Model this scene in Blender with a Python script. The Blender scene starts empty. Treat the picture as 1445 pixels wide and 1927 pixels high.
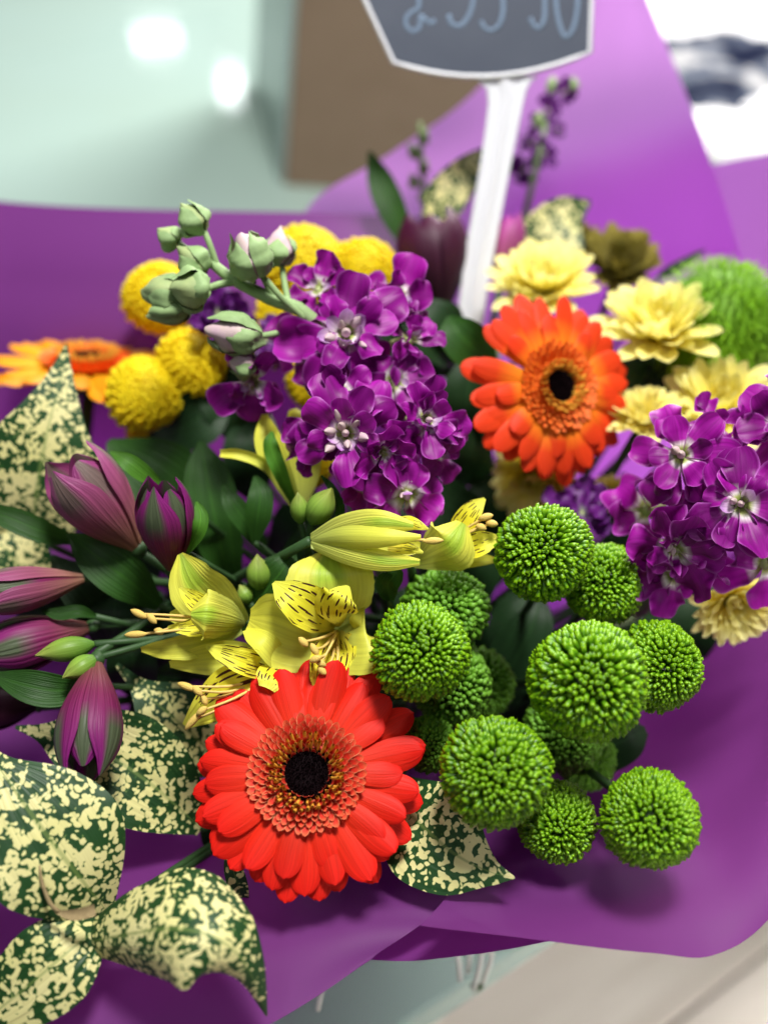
import bpy, math, random
import numpy as np
from mathutils import Matrix, Vector

# ------------------------------------------------------------------ camera
sc = bpy.context.scene
COL = sc.collection
PITCH = math.radians(42.0)
CAM = np.array([0.0, 0.0, 0.55])
FPX = 2164.0                                    # focal length in photo pixels
FWD = np.array([0.0, math.cos(PITCH), -math.sin(PITCH)])
RGT = np.array([1.0, 0.0, 0.0])
UPV = np.array([0.0, math.sin(PITCH), math.cos(PITCH)])
cd = bpy.data.cameras.new('camera')
cam = bpy.data.objects.new('camera', cd); COL.objects.link(cam)
cam.location = CAM.tolist(); cam.rotation_euler = (math.pi / 2 - PITCH, 0, 0)
cd.sensor_fit = 'VERTICAL'; cd.sensor_height = 24.0; cd.lens = 12.0 * FPX / 963.5
cd.clip_start = 0.01; cd.clip_end = 50
cd.dof.use_dof = True; cd.dof.focus_distance = 0.418; cd.dof.aperture_fstop = 2.4
sc.camera = cam

# ------------------------------------------------------------------ light
W = bpy.data.worlds.new('World'); sc.world = W; W.use_nodes = True
W.node_tree.nodes['Background'].inputs[0].default_value = (0.80, 0.88, 1.0, 1)
W.node_tree.nodes['Background'].inputs[1].default_value = 0.03

def area(name, loc, aim, sx, sy, power, col):
    l = bpy.data.lights.new(name, 'AREA'); l.shape = 'RECTANGLE'; l.size = sx; l.size_y = sy
    l.energy = power; l.color = col
    o = bpy.data.objects.new(name, l); COL.objects.link(o); o.location = loc
    o.rotation_euler = (Vector(aim) - Vector(loc)).to_track_quat('-Z', 'Y').to_euler()
    return o
area('window_light', (0.80, 2.55, 1.25), (0.15, 0.5, 0.15), 1.1, 0.9, 112, (1.0, 0.97, 0.95))
area('ceiling_light', (0.22, 0.42, 1.75), (0.08, 0.42, 0.10), 0.34, 0.34, 44, (1.0, 0.98, 0.94))
area('front_fill_light', (-0.45, -0.55, 1.8), (0.05, 0.35, 0.05), 0.6, 0.6, 4.5, (0.93, 0.97, 1.0))  # added fill for the flower fronts and the bench
area('floor_fill_light', (0.75, -0.65, 0.85), (0.20, 0.32, -0.18), 0.3, 0.3, 0.9, (1.0, 0.98, 0.95)).data.spread = math.radians(30)  # narrow lamp added to brighten the floor and bench edge
area('bench_highlight_lamp', (-0.66, 3.4, 0.66), (-0.25, 1.5, 0.0), 0.12, 0.05, 0.30, (0.95, 1.0, 1.0))  # small lamp added for its highlight on the bench top
area('second_highlight_lamp', (-0.43, 3.2, 0.72), (-0.15, 1.3, 0.0), 0.05, 0.08, 0.25, (0.95, 1.0, 1.0))  # another small lamp, added for a second bench-top highlight
vs = sc.view_settings
vs.view_transform = 'Standard'; vs.look = 'None'; vs.exposure = 0.0; vs.gamma = 1.0
sc.cycles.use_denoising = True
sc.cycles.max_bounces = 8; sc.cycles.transparent_max_bounces = 8
sc.cycles.caustics_reflective = False; sc.cycles.caustics_refractive = False

# ------------------------------------------------------------------ helpers
rnd = random.Random(7)

def P(px, py, d):
    """pixel of the photograph + distance along the optical axis -> world point"""
    return CAM + d * (FWD + RGT * (px - 722.5) / FPX - UPV * (py - 963.5) / FPX)
def PX(d):
    return d / FPX
BIND = P(790, 1266, 0.647)                       # where all stems are tied together

def unit(v):
    v = np.asarray(v, float); n = np.linalg.norm(v)
    return v / n if n > 1e-12 else v
def camdir(p):
    return unit(CAM - np.asarray(p))

def crom(pts, n):
    """Catmull-Rom resampling of a control list (k, dim) to n rows"""
    p = np.asarray(pts, float)
    if p.ndim == 1: p = p[:, None]
    k = len(p)
    e = np.vstack([2 * p[0] - p[1], p, 2 * p[-1] - p[-2]])
    t = np.linspace(0, k - 1, n); i = np.minimum(t.astype(int), k - 2); f = (t - i)[:, None]
    a, b, c, d = e[i], e[i + 1], e[i + 2], e[i + 3]
    return 0.5 * (2 * b + (c - a) * f + (2 * a - 5 * b + 4 * c - d) * f**2 + (3 * b - a - 3 * c + d) * f**3)

def make_mesh(name, v, f, mat, uv=None, smooth=True):
    me = bpy.data.meshes.new(name)
    me.from_pydata(np.asarray(v, float).tolist(), [], [tuple(int(i) for i in q) for q in f])
    if uv is not None:
        uv = np.asarray(uv, float)
        lay = me.uv_layers.new(name='UVMap')
        li = np.empty(len(me.loops), dtype=np.int32); me.loops.foreach_get('vertex_index', li)
        lay.data.foreach_set('uv', uv[li].astype(np.float32).ravel())
    if smooth:
        me.polygons.foreach_set('use_smooth', np.ones(len(me.polygons), dtype=bool))
    if mat: me.materials.append(mat)
    me.update()
    return me

def link(name, me, parent=None, loc=None, M=None):
    o = bpy.data.objects.new(name, me); COL.objects.link(o)
    if parent is not None: o.parent = parent
    if M is not None: o.matrix_local = M
    elif loc is not None: o.location = list(loc)
    return o

def tag(o, label, cat, group=None, kind=None):
    if label: o['label'] = label
    if cat: o['category'] = cat
    if group: o['group'] = group
    if kind: o['kind'] = kind
    return o

def thing(name, loc, label, cat, group=None):
    o = link(name, None, loc=loc)
    o.empty_display_size = 0.01
    return tag(o, label, cat, group)

def origin(parent):
    p = np.zeros(3)
    while parent is not None:
        p = p + np.array(parent.location); parent = parent.parent
    return p

def world_obj(name, v, f, mat, parent=None, uv=None, smooth=True, at=None):
    """mesh given in world coordinates; parents carry no rotation"""
    v = np.asarray(v, float)
    if parent is not None:
        return link(name, make_mesh(name, v - origin(parent), f, mat, uv, smooth), parent)
    at = v.mean(0) if at is None else np.asarray(at)
    return link(name, make_mesh(name, v - at, f, mat, uv, smooth), None, at)

def grid_faces(n, m, closed=False, off=0):
    f = []
    mm = m if closed else m - 1
    for i in range(n - 1):
        for j in range(mm):
            j2 = (j + 1) % m
            f.append((off + i * m + j, off + i * m + j2, off + (i + 1) * m + j2, off + (i + 1) * m + j))
    return f

def frame(z, hint=(0, 0, 1)):
    z = unit(z); h = np.asarray(hint, float)
    if abs(np.dot(z, unit(h))) > 0.97: h = np.array([0, 1.0, 0])
    x = unit(np.cross(h, z)); y = np.cross(z, x)
    return x, y, z
def mat4(x, y, z, loc, s=1.0):
    M = Matrix.Identity(4)
    for r in range(3):
        M[r][0] = x[r] * s; M[r][1] = y[r] * s; M[r][2] = z[r] * s; M[r][3] = loc[r]
    return M

def tube(pts, rad, n=12, m=6, cap=True):
    p = crom(pts, n); r = crom(rad, n)[:, 0] if np.ndim(rad) else np.full(n, rad)
    t = np.gradient(p, axis=0)
    v = []; x = None
    for i in range(n):
        z = unit(t[i])
        if x is None: x, y, _ = frame(z)
        else:
            x = unit(x - z * np.dot(x, z)); y = np.cross(z, x)
        for j in range(m):
            a = 2 * math.pi * j / m
            v.append(p[i] + r[i] * (math.cos(a) * x + math.sin(a) * y))
    f = grid_faces(n, m, True)
    if cap:
        f.append(tuple(range(m))[::-1]); f.append(tuple((n - 1) * m + j for j in range(m)))
    uv = [(j / m, i / (n - 1)) for i in range(n) for j in range(m)]
    return np.array(v), f, np.array(uv)

def ribbon(pts, hw, tilt=0, low=1.0, cup=0.0, fold=0.0, ripple=0.0, rfreq=3.0, n=16, m=9, fringe=0.0, curl=0.0, seed=0, sym=0.0):
    """leaf or tepal along a spine of (px, py, depth); hw = half widths in photo pixels"""
    rs = np.random.RandomState(seed + 11)
    c = crom(pts, n); p = np.array([P(*q) for q in c])
    w = np.maximum(crom(hw, n)[:, 0], 0.4) * PX(c[:, 2])
    tl = np.radians(crom(tilt, n)[:, 0]) if np.ndim(tilt) else np.full(n, math.radians(tilt))
    t = np.gradient(p, axis=0)
    v = []; uv = []
    ph = rs.rand(2) * 6.28
    s = np.linspace(-1, 1, m)
    for i in range(n):
        z = unit(t[i]); nn = camdir(p[i]); nn = unit(nn - z * np.dot(nn, z)); x = np.cross(nn, z)
        ca, sa = math.cos(tl[i]), math.sin(tl[i])
        x, nn = x * ca + nn * sa, nn * ca - x * sa
        tt = i / (n - 1)
        for sj in s:
            k = 1.0 + (fringe * (rs.rand() - 0.5) if abs(sj) > 0.99 else 0)
            h = w[i] * (cup * sj * sj + fold * abs(sj) + curl * sj**4
                        + ripple * abs(sj)**2 * math.sin(rfreq * 6.28 * tt + ph[0 if sj < 0 else 1]))
            v.append(p[i] + x * w[i] * sj * k * (low if sj < 0 else 1.0) + nn * h); uv.append((sj * 0.5 + 0.5, tt))
    return np.array(v), grid_faces(n, m), np.array(uv)

def leaf_local(L, Wd, prof, bend=0.0, cup=0.0, groove=0.0, ripple=0.0, n=10, m=7, seed=0, notch=0.0, twist=0.0):
    """petal from the origin along +X, upper side +Z"""
    rs = np.random.RandomState(seed)
    q = np.linspace(0, 1, n); t = 1 - (1 - q)**1.5
    w = np.maximum(np.array([prof(a) for a in t]), 0.02) * Wd * 0.5
    th = bend * t; dt = np.diff(t, prepend=0)
    x = np.cumsum(np.cos(th) * dt) * L; z = np.cumsum(np.sin(th) * dt) * L
    v = []; uv = []; ph = rs.rand(2) * 6.28
    for i in range(n):
        tw = twist * t[i]
        for s in np.linspace(-1, 1, m):
            h = w[i] * (cup * s * s + groove * math.cos(s * 9.4) + ripple * s * s * math.sin(9 * t[i] + ph[0 if s < 0 else 1]))
            y = w[i] * s
            y, h = y * math.cos(tw) - h * math.sin(tw), y * math.sin(tw) + h * math.cos(tw)
            dx = -notch * L * math.cos(s * 7) * 0.02 if i == n - 1 else 0
            v.append((x[i] - math.sin(th[i]) * h + dx, y, z[i] + math.cos(th[i]) * h)); uv.append((s * 0.5 + 0.5, t[i]))
    return np.array(v), grid_faces(n, m), np.array(uv)

def join(parts):
    V = []; F = []; U = []; o = 0
    for v, f, u in parts:
        V.append(v); U.append(u); F += [tuple(i + o for i in q) for q in f]; o += len(v)
    return np.vstack(V), F, np.vstack(U)

def scatter(v, f, u, mats):
    """copies of one small mesh by a list of (3x3, loc, u-offset) joined into one"""
    n = len(v); V = []; F = []; U = []
    fa = np.array(f)
    for k, (R, loc) in enumerate(mats):
        V.append(v @ R.T + loc); F.append(fa + k * n); U.append(u)
    return np.vstack(V), np.vstack(F).tolist(), np.vstack(U)

def ovoid(base, tip, R, prof, n=14, m=14, ridges=0, depth=0.0):
    base = np.asarray(base); tip = np.asarray(tip); ax = tip - base
    x, y, _ = frame(ax)
    v = []; uv = []
    for i in range(n):
        t = i / (n - 1)
        for j in range(m):
            a = 2 * math.pi * j / m
            r = R * max(prof(t), 0.01) * (1 - depth * (0.5 + 0.5 * math.cos(ridges * a)) if ridges else 1)
            v.append(base + ax * t + r * (math.cos(a) * x + math.sin(a) * y)); uv.append((j / m, t))
    f = grid_faces(n, m, True); f.append(tuple((n - 1) * m + j for j in range(m))); f.append(tuple(range(m))[::-1])
    return np.array(v), f, np.array(uv)

def bud_tepal(base, tip, R, prof, phi, span, open_=0.0, off=0.0, n=14, m=9, tipw=0.15, hint=None):
    base = np.asarray(base); tip = np.asarray(tip); ax = tip - base; L = np.linalg.norm(ax)
    x, y, z = frame(ax) if hint is None else frame(ax, hint)
    v = []; uv = []
    for i in range(n):
        t = i / (n - 1)
        sp = span * (1 - (1 - tipw) * max(0, (t - 0.62) / 0.38)**2)
        rr = R * (prof(t) + off) + open_ * L * max(0, t - 0.35)**2
        for j in range(m):
            s = -1 + 2 * j / (m - 1); a = phi + s * sp * 0.5
            r = rr * (1 - 0.05 * s * s)
            v.append(base + ax * t * (1 - 0.03 * s * s) + r * (math.cos(a) * x + math.sin(a) * y)); uv.append((s * 0.5 + 0.5, t))
    return np.array(v), grid_faces(n, m), np.array(uv)

# ------------------------------------------------------------------ materials
class NT:
    def __init__(self, name):
        self.m = bpy.data.materials.new(name); self.m.use_nodes = True
        self.t = self.m.node_tree; self.t.nodes.clear()
        self.out = self.t.nodes.new('ShaderNodeOutputMaterial')
    def n(self, typ, props=None, **inp):
        d = self.t.nodes.new('ShaderNode' + typ)
        for k, v in (props or {}).items(): setattr(d, k, v)
        for k, v in inp.items():
            key = int(k[1:]) if k[0] == 'i' and k[1:].isdigit() else k.replace('_', ' ')
            if hasattr(v, 'is_output') or isinstance(v, bpy.types.NodeSocket): self.t.links.new(v, d.inputs[key])
            else: d.inputs[key].default_value = v
        return d
    def ramp(self, fac, stops, interp='LINEAR'):
        d = self.t.nodes.new('ShaderNodeValToRGB'); self.t.links.new(fac, d.inputs[0])
        e = d.color_ramp.elements; d.color_ramp.interpolation = interp
        while len(e) < len(stops): e.new(0.5)
        for el, (p, c) in zip(e, stops):
            el.position = p; el.color = (c[0], c[1], c[2], 1) if len(c) == 3 else c
        return d.outputs[0]
    def math(self, op, a, b=0.0, clamp=False):
        return self.n('Math', dict(operation=op, use_clamp=clamp), i0=a, i1=b).outputs[0]
    def mix(self, fac, a, b, mode='MIX'):
        d = self.n('Mix', dict(data_type='RGBA', blend_type=mode))
        for k, v in ((0, fac), (6, a), (7, b)):
            if isinstance(v, bpy.types.NodeSocket): self.t.links.new(v, d.inputs[k])
            else: d.inputs[k].default_value = v if k == 0 else (*v[:3], 1)
        return d.outputs[2]
    def finish(self, color, rough=0.5, spec=0.35, transl=0.0, bump=None, bstr=0.3, bdist=0.0005, coat=0.0, sheen=0.0, tcol=None):
        p = self.n('BsdfPrincipled')
        def setv(k, v):
            if isinstance(v, bpy.types.NodeSocket): self.t.links.new(v, p.inputs[k])
            else: p.inputs[k].default_value = (*v[:3], 1) if isinstance(v, (tuple, list)) else v
        setv('Base Color', color); setv('Roughness', rough); setv('Specular IOR Level', spec)
        if coat: setv('Coat Weight', coat); setv('Coat Roughness', 0.15)
        if sheen: setv('Sheen Weight', sheen)
        nrm = None
        if bump is not None:
            b = self.n('Bump', Strength=bstr, Distance=bdist, Height=bump); nrm = b.outputs[0]
            self.t.links.new(nrm, p.inputs['Normal'])
        res = p.outputs[0]
        if transl:
            tr = self.n('BsdfTranslucent')
            c = tcol if tcol is not None else color
            if isinstance(c, bpy.types.NodeSocket): self.t.links.new(c, tr.inputs[0])
            else: tr.inputs[0].default_value = (*c[:3], 1)
            mx = self.n('MixShader', i0=transl, i1=res, i2=tr.outputs[0]); res = mx.outputs[0]
        self.t.links.new(res, self.out.inputs[0])
        return self.m

def uvnodes(k):
    tc = k.n('TexCoord'); sx = k.n('SeparateXYZ', i0=tc.outputs['UV'])
    return tc, sx.outputs[0], sx.outputs[1]

def streak(k, tc, su, sv, det=2.0, off=True):
    mp = k.n('Mapping', Vector=tc.outputs['UV']); mp.inputs['Scale'].default_value = (su, sv, 1)
    if off:
        oi = k.n('ObjectInfo'); cv = k.n('CombineXYZ', i0=oi.outputs['Random'], i1=oi.outputs['Random'], i2=oi.outputs['Random'])
        sc_ = k.n('VectorMath', dict(operation='SCALE'), i0=cv.outputs[0]); sc_.inputs['Scale'].default_value = 37.0
        k.t.links.new(sc_.outputs[0], mp.inputs['Location'])
    nz = k.n('TexNoise', Vector=mp.outputs[0], Scale=1.0, Detail=det)
    return nz.outputs['Fac']

def petal_mat(name, stops, rough=0.5, transl=0.25, vein=0.35, su=22, sv=1.5, vary=0.12, edge=None, spec=0.3, bstr=0.35, sheen=0.0):
    k = NT(name); tc, u, v = uvnodes(k)
    col = k.ramp(v, stops)
    st = streak(k, tc, su, sv)
    val = k.math('ADD', k.math('MULTIPLY', k.math('SUBTRACT', st, 0.5), vein * 2), 1.0)
    oi = k.n('ObjectInfo')
    val = k.math('MULTIPLY', val, k.math('ADD', k.math('MULTIPLY', oi.outputs['Random'], vary * 2), 1 - vary))
    g = k.n('CombineXYZ', i0=val, i1=val, i2=val)
    col = k.mix(1.0, col, g.outputs[0], 'MULTIPLY')
    if edge is not None:
        e = k.math('MULTIPLY', k.math('ABSOLUTE', k.math('SUBTRACT', u, 0.5)), 2.0)
        e = k.ramp(e, [(edge[1], (0, 0, 0)), (1.0, (1, 1, 1))])
        col = k.mix(e, col, edge[0])
    return k.finish(col, rough, spec, transl, st, bstr, 0.0006, sheen=sheen)

def plain_mat(name, c, rough=0.5, spec=0.35, nscale=300.0, amt=0.2, transl=0.0, bstr=0.2, bdist=0.0005, coat=0.0, c2=None):
    k = NT(name); tc = k.n('TexCoord')
    nz = k.n('TexNoise', Vector=tc.outputs['Object'], Scale=nscale, Detail=3.0).outputs['Fac']
    b = c2 if c2 else tuple(x * (1 - amt) for x in c)
    col = k.mix(nz, b, c)
    return k.finish(col, rough, spec, transl, nz, bstr, bdist, coat)

M = {}
M['red_petal'] = petal_mat('red_petal', [(0, (0.68, 0.10, 0.022)), (0.3, (0.70, 0.030, 0.010)), (1, (0.72, 0.012, 0.007))], 0.5, 0.22, 0.32, 17, 1.0, 0.09, spec=0.15)
M['orange_petal'] = petal_mat('orange_petal', [(0, (0.85, 0.34, 0.02)), (0.35, (0.86, 0.20, 0.015)), (0.62, (0.74, 0.055, 0.010)), (1, (0.70, 0.04, 0.010))], 0.5, 0.2, 0.2, 14, 1.0, 0.08, spec=0.15)
M['amber_petal'] = petal_mat('amber_petal', [(0, (0.86, 0.42, 0.01)), (1, (0.85, 0.30, 0.008))], 0.5, 0.25, 0.2, 14, 1.0, 0.12)
M['red_disc'] = petal_mat('red_disc', [(0, (0.48, 0.02, 0.012)), (.55, (0.62, 0.035, 0.018)), (1, (0.74, 0.15, 0.06))], 0.5, 0.15, 0.1, edge=((0.84, 0.42, 0.20), 0.80))
M['orange_disc'] = petal_mat('orange_disc', [(0, (0.80, 0.20, 0.01)), (1, (0.88, 0.12, 0.02))], 0.5, 0.1, 0.1, edge=((0.85, 0.28, 0.05), 0.4))
M['gold'] = plain_mat('gold_stamen', (0.85, 0.42, 0.05), 0.5)
M['dark_disc'] = plain_mat('dark_disc', (0.006, 0.002, 0.003), 0.7, 0.05, 900)
M['stock'] = petal_mat('stock_petal', [(0, (0.14, 0.22, 0.03)), (0.13, (0.40, 0.46, 0.14)), (0.23, (0.75, 0.68, 0.70)), (0.35, (0.32, 0.014, 0.29)), (0.6, (0.22, 0.003, 0.20)), (1, (0.30, 0.012, 0.28))], 0.45, 0.25, 0.40, 11, 0.9, 0.28, edge=((0.46, 0.10, 0.48), 0.86), spec=0.25)  # lighter lilac edge paints in the highlights on petal rims
M['stock_inner'] = petal_mat('stock_inner', [(0, (0.5, 0.55, 0.3)), (0.3, (0.75, 0.62, 0.72)), (1, (0.45, 0.16, 0.55))], 0.5, 0.3, 0.25, 9, 1, 0.15)
M['stock_dark'] = petal_mat('stock_dark', [(0, (0.2, 0.2, 0.2)), (0.25, (0.12, 0.012, 0.17)), (1, (0.085, 0.008, 0.13))], 0.5, 0.2, 0.2, 9, 1, 0.15)  # darker copy of the stock petal; shade on back florets put into colour
M['throat'] = plain_mat('stock_throat', (0.33, 0.42, 0.10), 0.5, 0.3, 500, 0.4, 0.1, c2=(0.52, 0.55, 0.32))
M['lilac_bud'] = plain_mat('lilac_bud', (0.68, 0.42, 0.62), 0.5, 0.25, 160, 0.25, 0.15, c2=(0.56, 0.52, 0.34))
M['green_bud'] = plain_mat('green_bud', (0.46, 0.54, 0.22), 0.6, 0.25, 150, 0.25, 0.1, c2=(0.24, 0.34, 0.17))
M['stock_stem'] = plain_mat('stock_stem', (0.30, 0.44, 0.19), 0.6, 0.25, 400, 0.25, 0.0)
M['pom'] = petal_mat('pompom_green', [(0, (0.015, 0.05, 0.002)), (0.66, (0.07, 0.20, 0.003)), (1, (0.26, 0.50, 0.008))], 0.36, 0.10, 0.1, 3, 1, 0.05, spec=0.4, bstr=0.1)  # dark floret bases stand for the shade in the gaps
M['pom_shaded'] = petal_mat('pompom_shaded', [(0, (0.03, 0.08, 0.004)), (0.45, (0.09, 0.24, 0.012)), (1, (0.16, 0.37, 0.03))], 0.45, 0.12, 0.1, 3, 1, 0.05, bstr=0.1)  # dimmer copy of the pompom green; shade on deep heads put into colour
M['button'] = petal_mat('button_yellow', [(0, (0.94, 0.68, 0.004)), (1, (0.95, 0.80, 0.012))], 0.5, 0.35, 0.1, 3, 1, 0.05, bstr=0.1)
M['mum'] = petal_mat('mum_cream', [(0, (0.88, 0.70, 0.04)), (0.35, (0.92, 0.82, 0.18)), (1, (0.94, 0.90, 0.40))], 0.5, 0.35, 0.15, 10, 1, 0.07)
M['trick'] = petal_mat('trick_green', [(0, (0.12, 0.30, 0.01)), (1, (0.30, 0.56, 0.02))], 0.6, 0.3, 0.1, 3, 1, 0.05)
M['alstro'] = petal_mat('alstro_outer', [(0, (0.46, 0.54, 0.12)), (0.45, (0.68, 0.70, 0.09)), (1, (0.82, 0.79, 0.08))], 0.45, 0.30, 0.28, 18, 0.8, 0.05)

def spotted():
    k = NT('alstro_inner'); tc, u, v = uvnodes(k)
    base = k.ramp(v, [(0, (0.70, 0.58, 0.08)), (0.5, (0.86, 0.79, 0.04)), (1, (0.82, 0.82, 0.10))])
    mp = k.n('Mapping', Vector=tc.outputs['UV']); mp.inputs['Scale'].default_value = (5.6, 3.4, 1)
    oi = k.n('ObjectInfo'); cv = k.n('CombineXYZ', i0=k.math('MULTIPLY', oi.outputs['Random'], 17.0), i1=k.math('MULTIPLY', oi.outputs['Random'], 9.0))
    k.t.links.new(cv.outputs[0], mp.inputs['Location'])
    vo = k.n('TexVoronoi', dict(feature='F1'), Vector=mp.outputs[0], Scale=1.0, Randomness=0.8)
    sub = k.n('VectorMath', dict(operation='SUBTRACT'), i0=mp.outputs[0], i1=vo.outputs['Position'])
    sp = k.n('SeparateXYZ', i0=sub.outputs[0])
    dx = k.math('MULTIPLY', k.math('ABSOLUTE', sp.outputs[0]), 5.5); dy = k.math('MULTIPLY', k.math('ABSOLUTE', sp.outputs[1]), 2.3)
    dd = k.math('ADD', k.math('MULTIPLY', dx, dx), k.math('MULTIPLY', dy, dy))
    spot = k.math('LESS_THAN', dd, 0.55)
    lim = k.math('MULTIPLY', k.math('LESS_THAN', v, 0.80), k.math('GREATER_THAN', v, 0.18))
    spot = k.math('MULTIPLY', spot, lim)
    st = streak(k, tc, 14, 0.8)
    col = k.mix(spot, base, (0.055, 0.012, 0.010))
    return k.finish(col, 0.45, 0.25, 0.25, st, 0.7, 0.0008)
M['alstro_in'] = spotted()

def striped_tip(name, base, green, lo=0.45):
    """tepal with a green flame in the middle near the tip"""
    k = NT(name); tc, u, v = uvnodes(k)
    e = k.math('MULTIPLY', k.math('ABSOLUTE', k.math('SUBTRACT', u, 0.5)), 2.0)
    mid = k.ramp(e, [(0.25, (1, 1, 1)), (0.5, (0, 0, 0))])
    tipf = k.ramp(v, [(lo, (0, 0, 0)), (lo + 0.18, (1, 1, 1)), (1.0, (1, 1, 1))])
    f = k.mix(1.0, mid, tipf, 'MULTIPLY')
    st = streak(k, tc, 16, 0.8)
    b = k.ramp(v, base)
    val = k.math('ADD', k.math('MULTIPLY', k.math('SUBTRACT', st, 0.5), 0.9), 1.0)
    g = k.n('CombineXYZ', i0=val, i1=val, i2=val)
    col = k.mix(1.0, k.mix(f, b, green), g.outputs[0], 'MULTIPLY')
    return k.finish(col, 0.45, 0.25, 0.25, st, 0.8, 0.0009)
M['alstro_tip'] = striped_tip('alstro_green_tip', [(0, (0.48, 0.54, 0.12)), (1, (0.82, 0.79, 0.08))], (0.40, 0.56, 0.05))
M['violet_tepal'] = striped_tip('violet_tepal', [(0, (0.20, 0.075, 0.05)), (0.35, (0.20, 0.022, 0.085)), (1, (0.24, 0.016, 0.19))], (0.085, 0.11, 0.06), 0.45)
M['violet_pale'] = striped_tip('violet_pale', [(0, (0.38, 0.19, 0.11)), (0.45, (0.31, 0.08, 0.14)), (1, (0.30, 0.05, 0.20))], (0.16, 0.11, 0.10), 0.5)
M['maroon'] = petal_mat('maroon_tepal', [(0, (0.03, 0.012, 0.016)), (1, (0.075, 0.007, 0.040))], 0.5, 0.2, 0.2)
M['pink'] = petal_mat('pink_tepal', [(0, (0.35, 0.12, 0.12)), (1, (0.40, 0.05, 0.30))], 0.5, 0.25, 0.2)
M['filament'] = plain_mat('filament', (0.78, 0.55, 0.16), 0.5)
M['anther'] = plain_mat('anther', (0.80, 0.56, 0.14), 0.7, 0.2, 2500, 0.3, 0, 0.6, 0.0004)

def leaf_mat(name, c, c2, rough=0.42, vein=0.5):
    k = NT(name); tc, u, v = uvnodes(k)
    st = streak(k, tc, 26, 0.7)
    e = k.math('ABSOLUTE', k.math('SUBTRACT', u, 0.5))
    mid = k.ramp(e, [(0.0, (1, 1, 1)), (0.035, (0, 0, 0))])
    col = k.mix(st, c, c2); col = k.mix(k.math('MULTIPLY', mid, 0.4), col, tuple(min(1, x * 2) for x in c2))
    bl = k.n('TexNoise', Vector=tc.outputs['Object'], Scale=55.0, Detail=4.0).outputs['Fac']
    bv = k.math('ADD', k.math('MULTIPLY', bl, 1.1), 0.45); g = k.n('CombineXYZ', i0=bv, i1=bv, i2=k.math('MULTIPLY', bv, 0.9))
    col = k.mix(1.0, col, g.outputs[0], 'MULTIPLY')
    return k.finish(col, k.math('ADD', k.math('MULTIPLY', bl, 0.3), 0.33), 0.28, 0.18, st, 0.6, 0.0009)
M['leaf'] = leaf_mat('leaf_green', (0.013, 0.050, 0.009), (0.032, 0.105, 0.014))
M['leaf_bright'] = leaf_mat('leaf_bright', (0.045, 0.16, 0.014), (0.09, 0.24, 0.025))
M['leaf_dark'] = leaf_mat('leaf_dark', (0.009, 0.03, 0.011), (0.018, 0.052, 0.016))  # darker leaf copy; shade inside the bouquet put into the colour
M['stem'] = plain_mat('stem_green', (0.035, 0.085, 0.025), 0.5, 0.3, 200, 0.35)
M['olive'] = petal_mat('olive_petal', [(0, (0.10, 0.08, 0.02)), (1, (0.30, 0.25, 0.05))], 0.55, 0.2, 0.2)
M['husk'] = plain_mat('dry_husk', (0.36, 0.27, 0.14), 0.8, 0.1, 600, 0.5)

def spotleaf():
    k = NT('spotted_leaf'); tc, u, v = uvnodes(k)
    oi = k.n('ObjectInfo')
    wv = k.n('TexNoise', Vector=tc.outputs['Object'], Scale=170.0, Detail=1.0)
    wo = k.n('VectorMath', dict(operation='SCALE'), i0=wv.outputs['Color']); wo.inputs['Scale'].default_value = 0.004
    ps = k.n('VectorMath', dict(operation='ADD'), i0=tc.outputs['Object'], i1=wo.outputs[0])
    n1 = k.n('TexNoise', Vector=ps.outputs[0], Scale=165.0, Detail=2.0, Roughness=0.55).outputs['Fac']
    vo = k.n('TexVoronoi', dict(feature='SMOOTH_F1'), Vector=ps.outputs[0], Scale=480.0, Smoothness=0.3).outputs['Distance']
    e = k.math('MULTIPLY', k.math('ABSOLUTE', k.math('SUBTRACT', u, 0.5)), 2.0)
    marg = k.ramp(e, [(0.55, (0, 0, 0)), (1.0, (1, 1, 1))])
    tipm = k.ramp(v, [(0.72, (0, 0, 0)), (1.0, (1, 1, 1))])
    f = k.math('SUBTRACT', k.math('ADD', n1, k.math('MULTIPLY', k.math('SUBTRACT', 0.42, vo), 0.62)), k.math('MULTIPLY', k.math('ADD', marg, tipm), 0.10))
    n2 = k.n('TexNoise', Vector=tc.outputs['Object'], Scale=430.0, Detail=1.0).outputs['Fac']
    f = k.math('ADD', f, k.math('MULTIPLY', k.math('SUBTRACT', n2, 0.5), 0.30))
    m_ = k.ramp(f, [(0.398, (0, 0, 0)), (0.440, (1, 1, 1))])
    h_ = k.ramp(f, [(0.355, (0, 0, 0)), (0.405, (1, 1, 1))])
    rib = k.ramp(e, [(0.015, (1, 1, 1)), (0.05, (0, 0, 0))])
    big = k.n('TexNoise', Vector=tc.outputs['Object'], Scale=40.0, Detail=2.0).outputs['Fac']
    green = k.mix(big, (0.007, 0.030, 0.010), (0.022, 0.085, 0.018))
    cream = k.mix(big, (0.62, 0.60, 0.20), (0.76, 0.69, 0.38))
    green = k.mix(h_, green, (0.045, 0.13, 0.025))
    col = k.mix(m_, green, cream); col = k.mix(k.math('MULTIPLY', rib, 0.55), col, (0.16, 0.24, 0.06))
    st = streak(k, tc, 20, 0.8)
    return k.finish(col, 0.46, 0.3, 0.12, st, 0.6, 0.001)
M['spotleaf'] = spotleaf()

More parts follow.
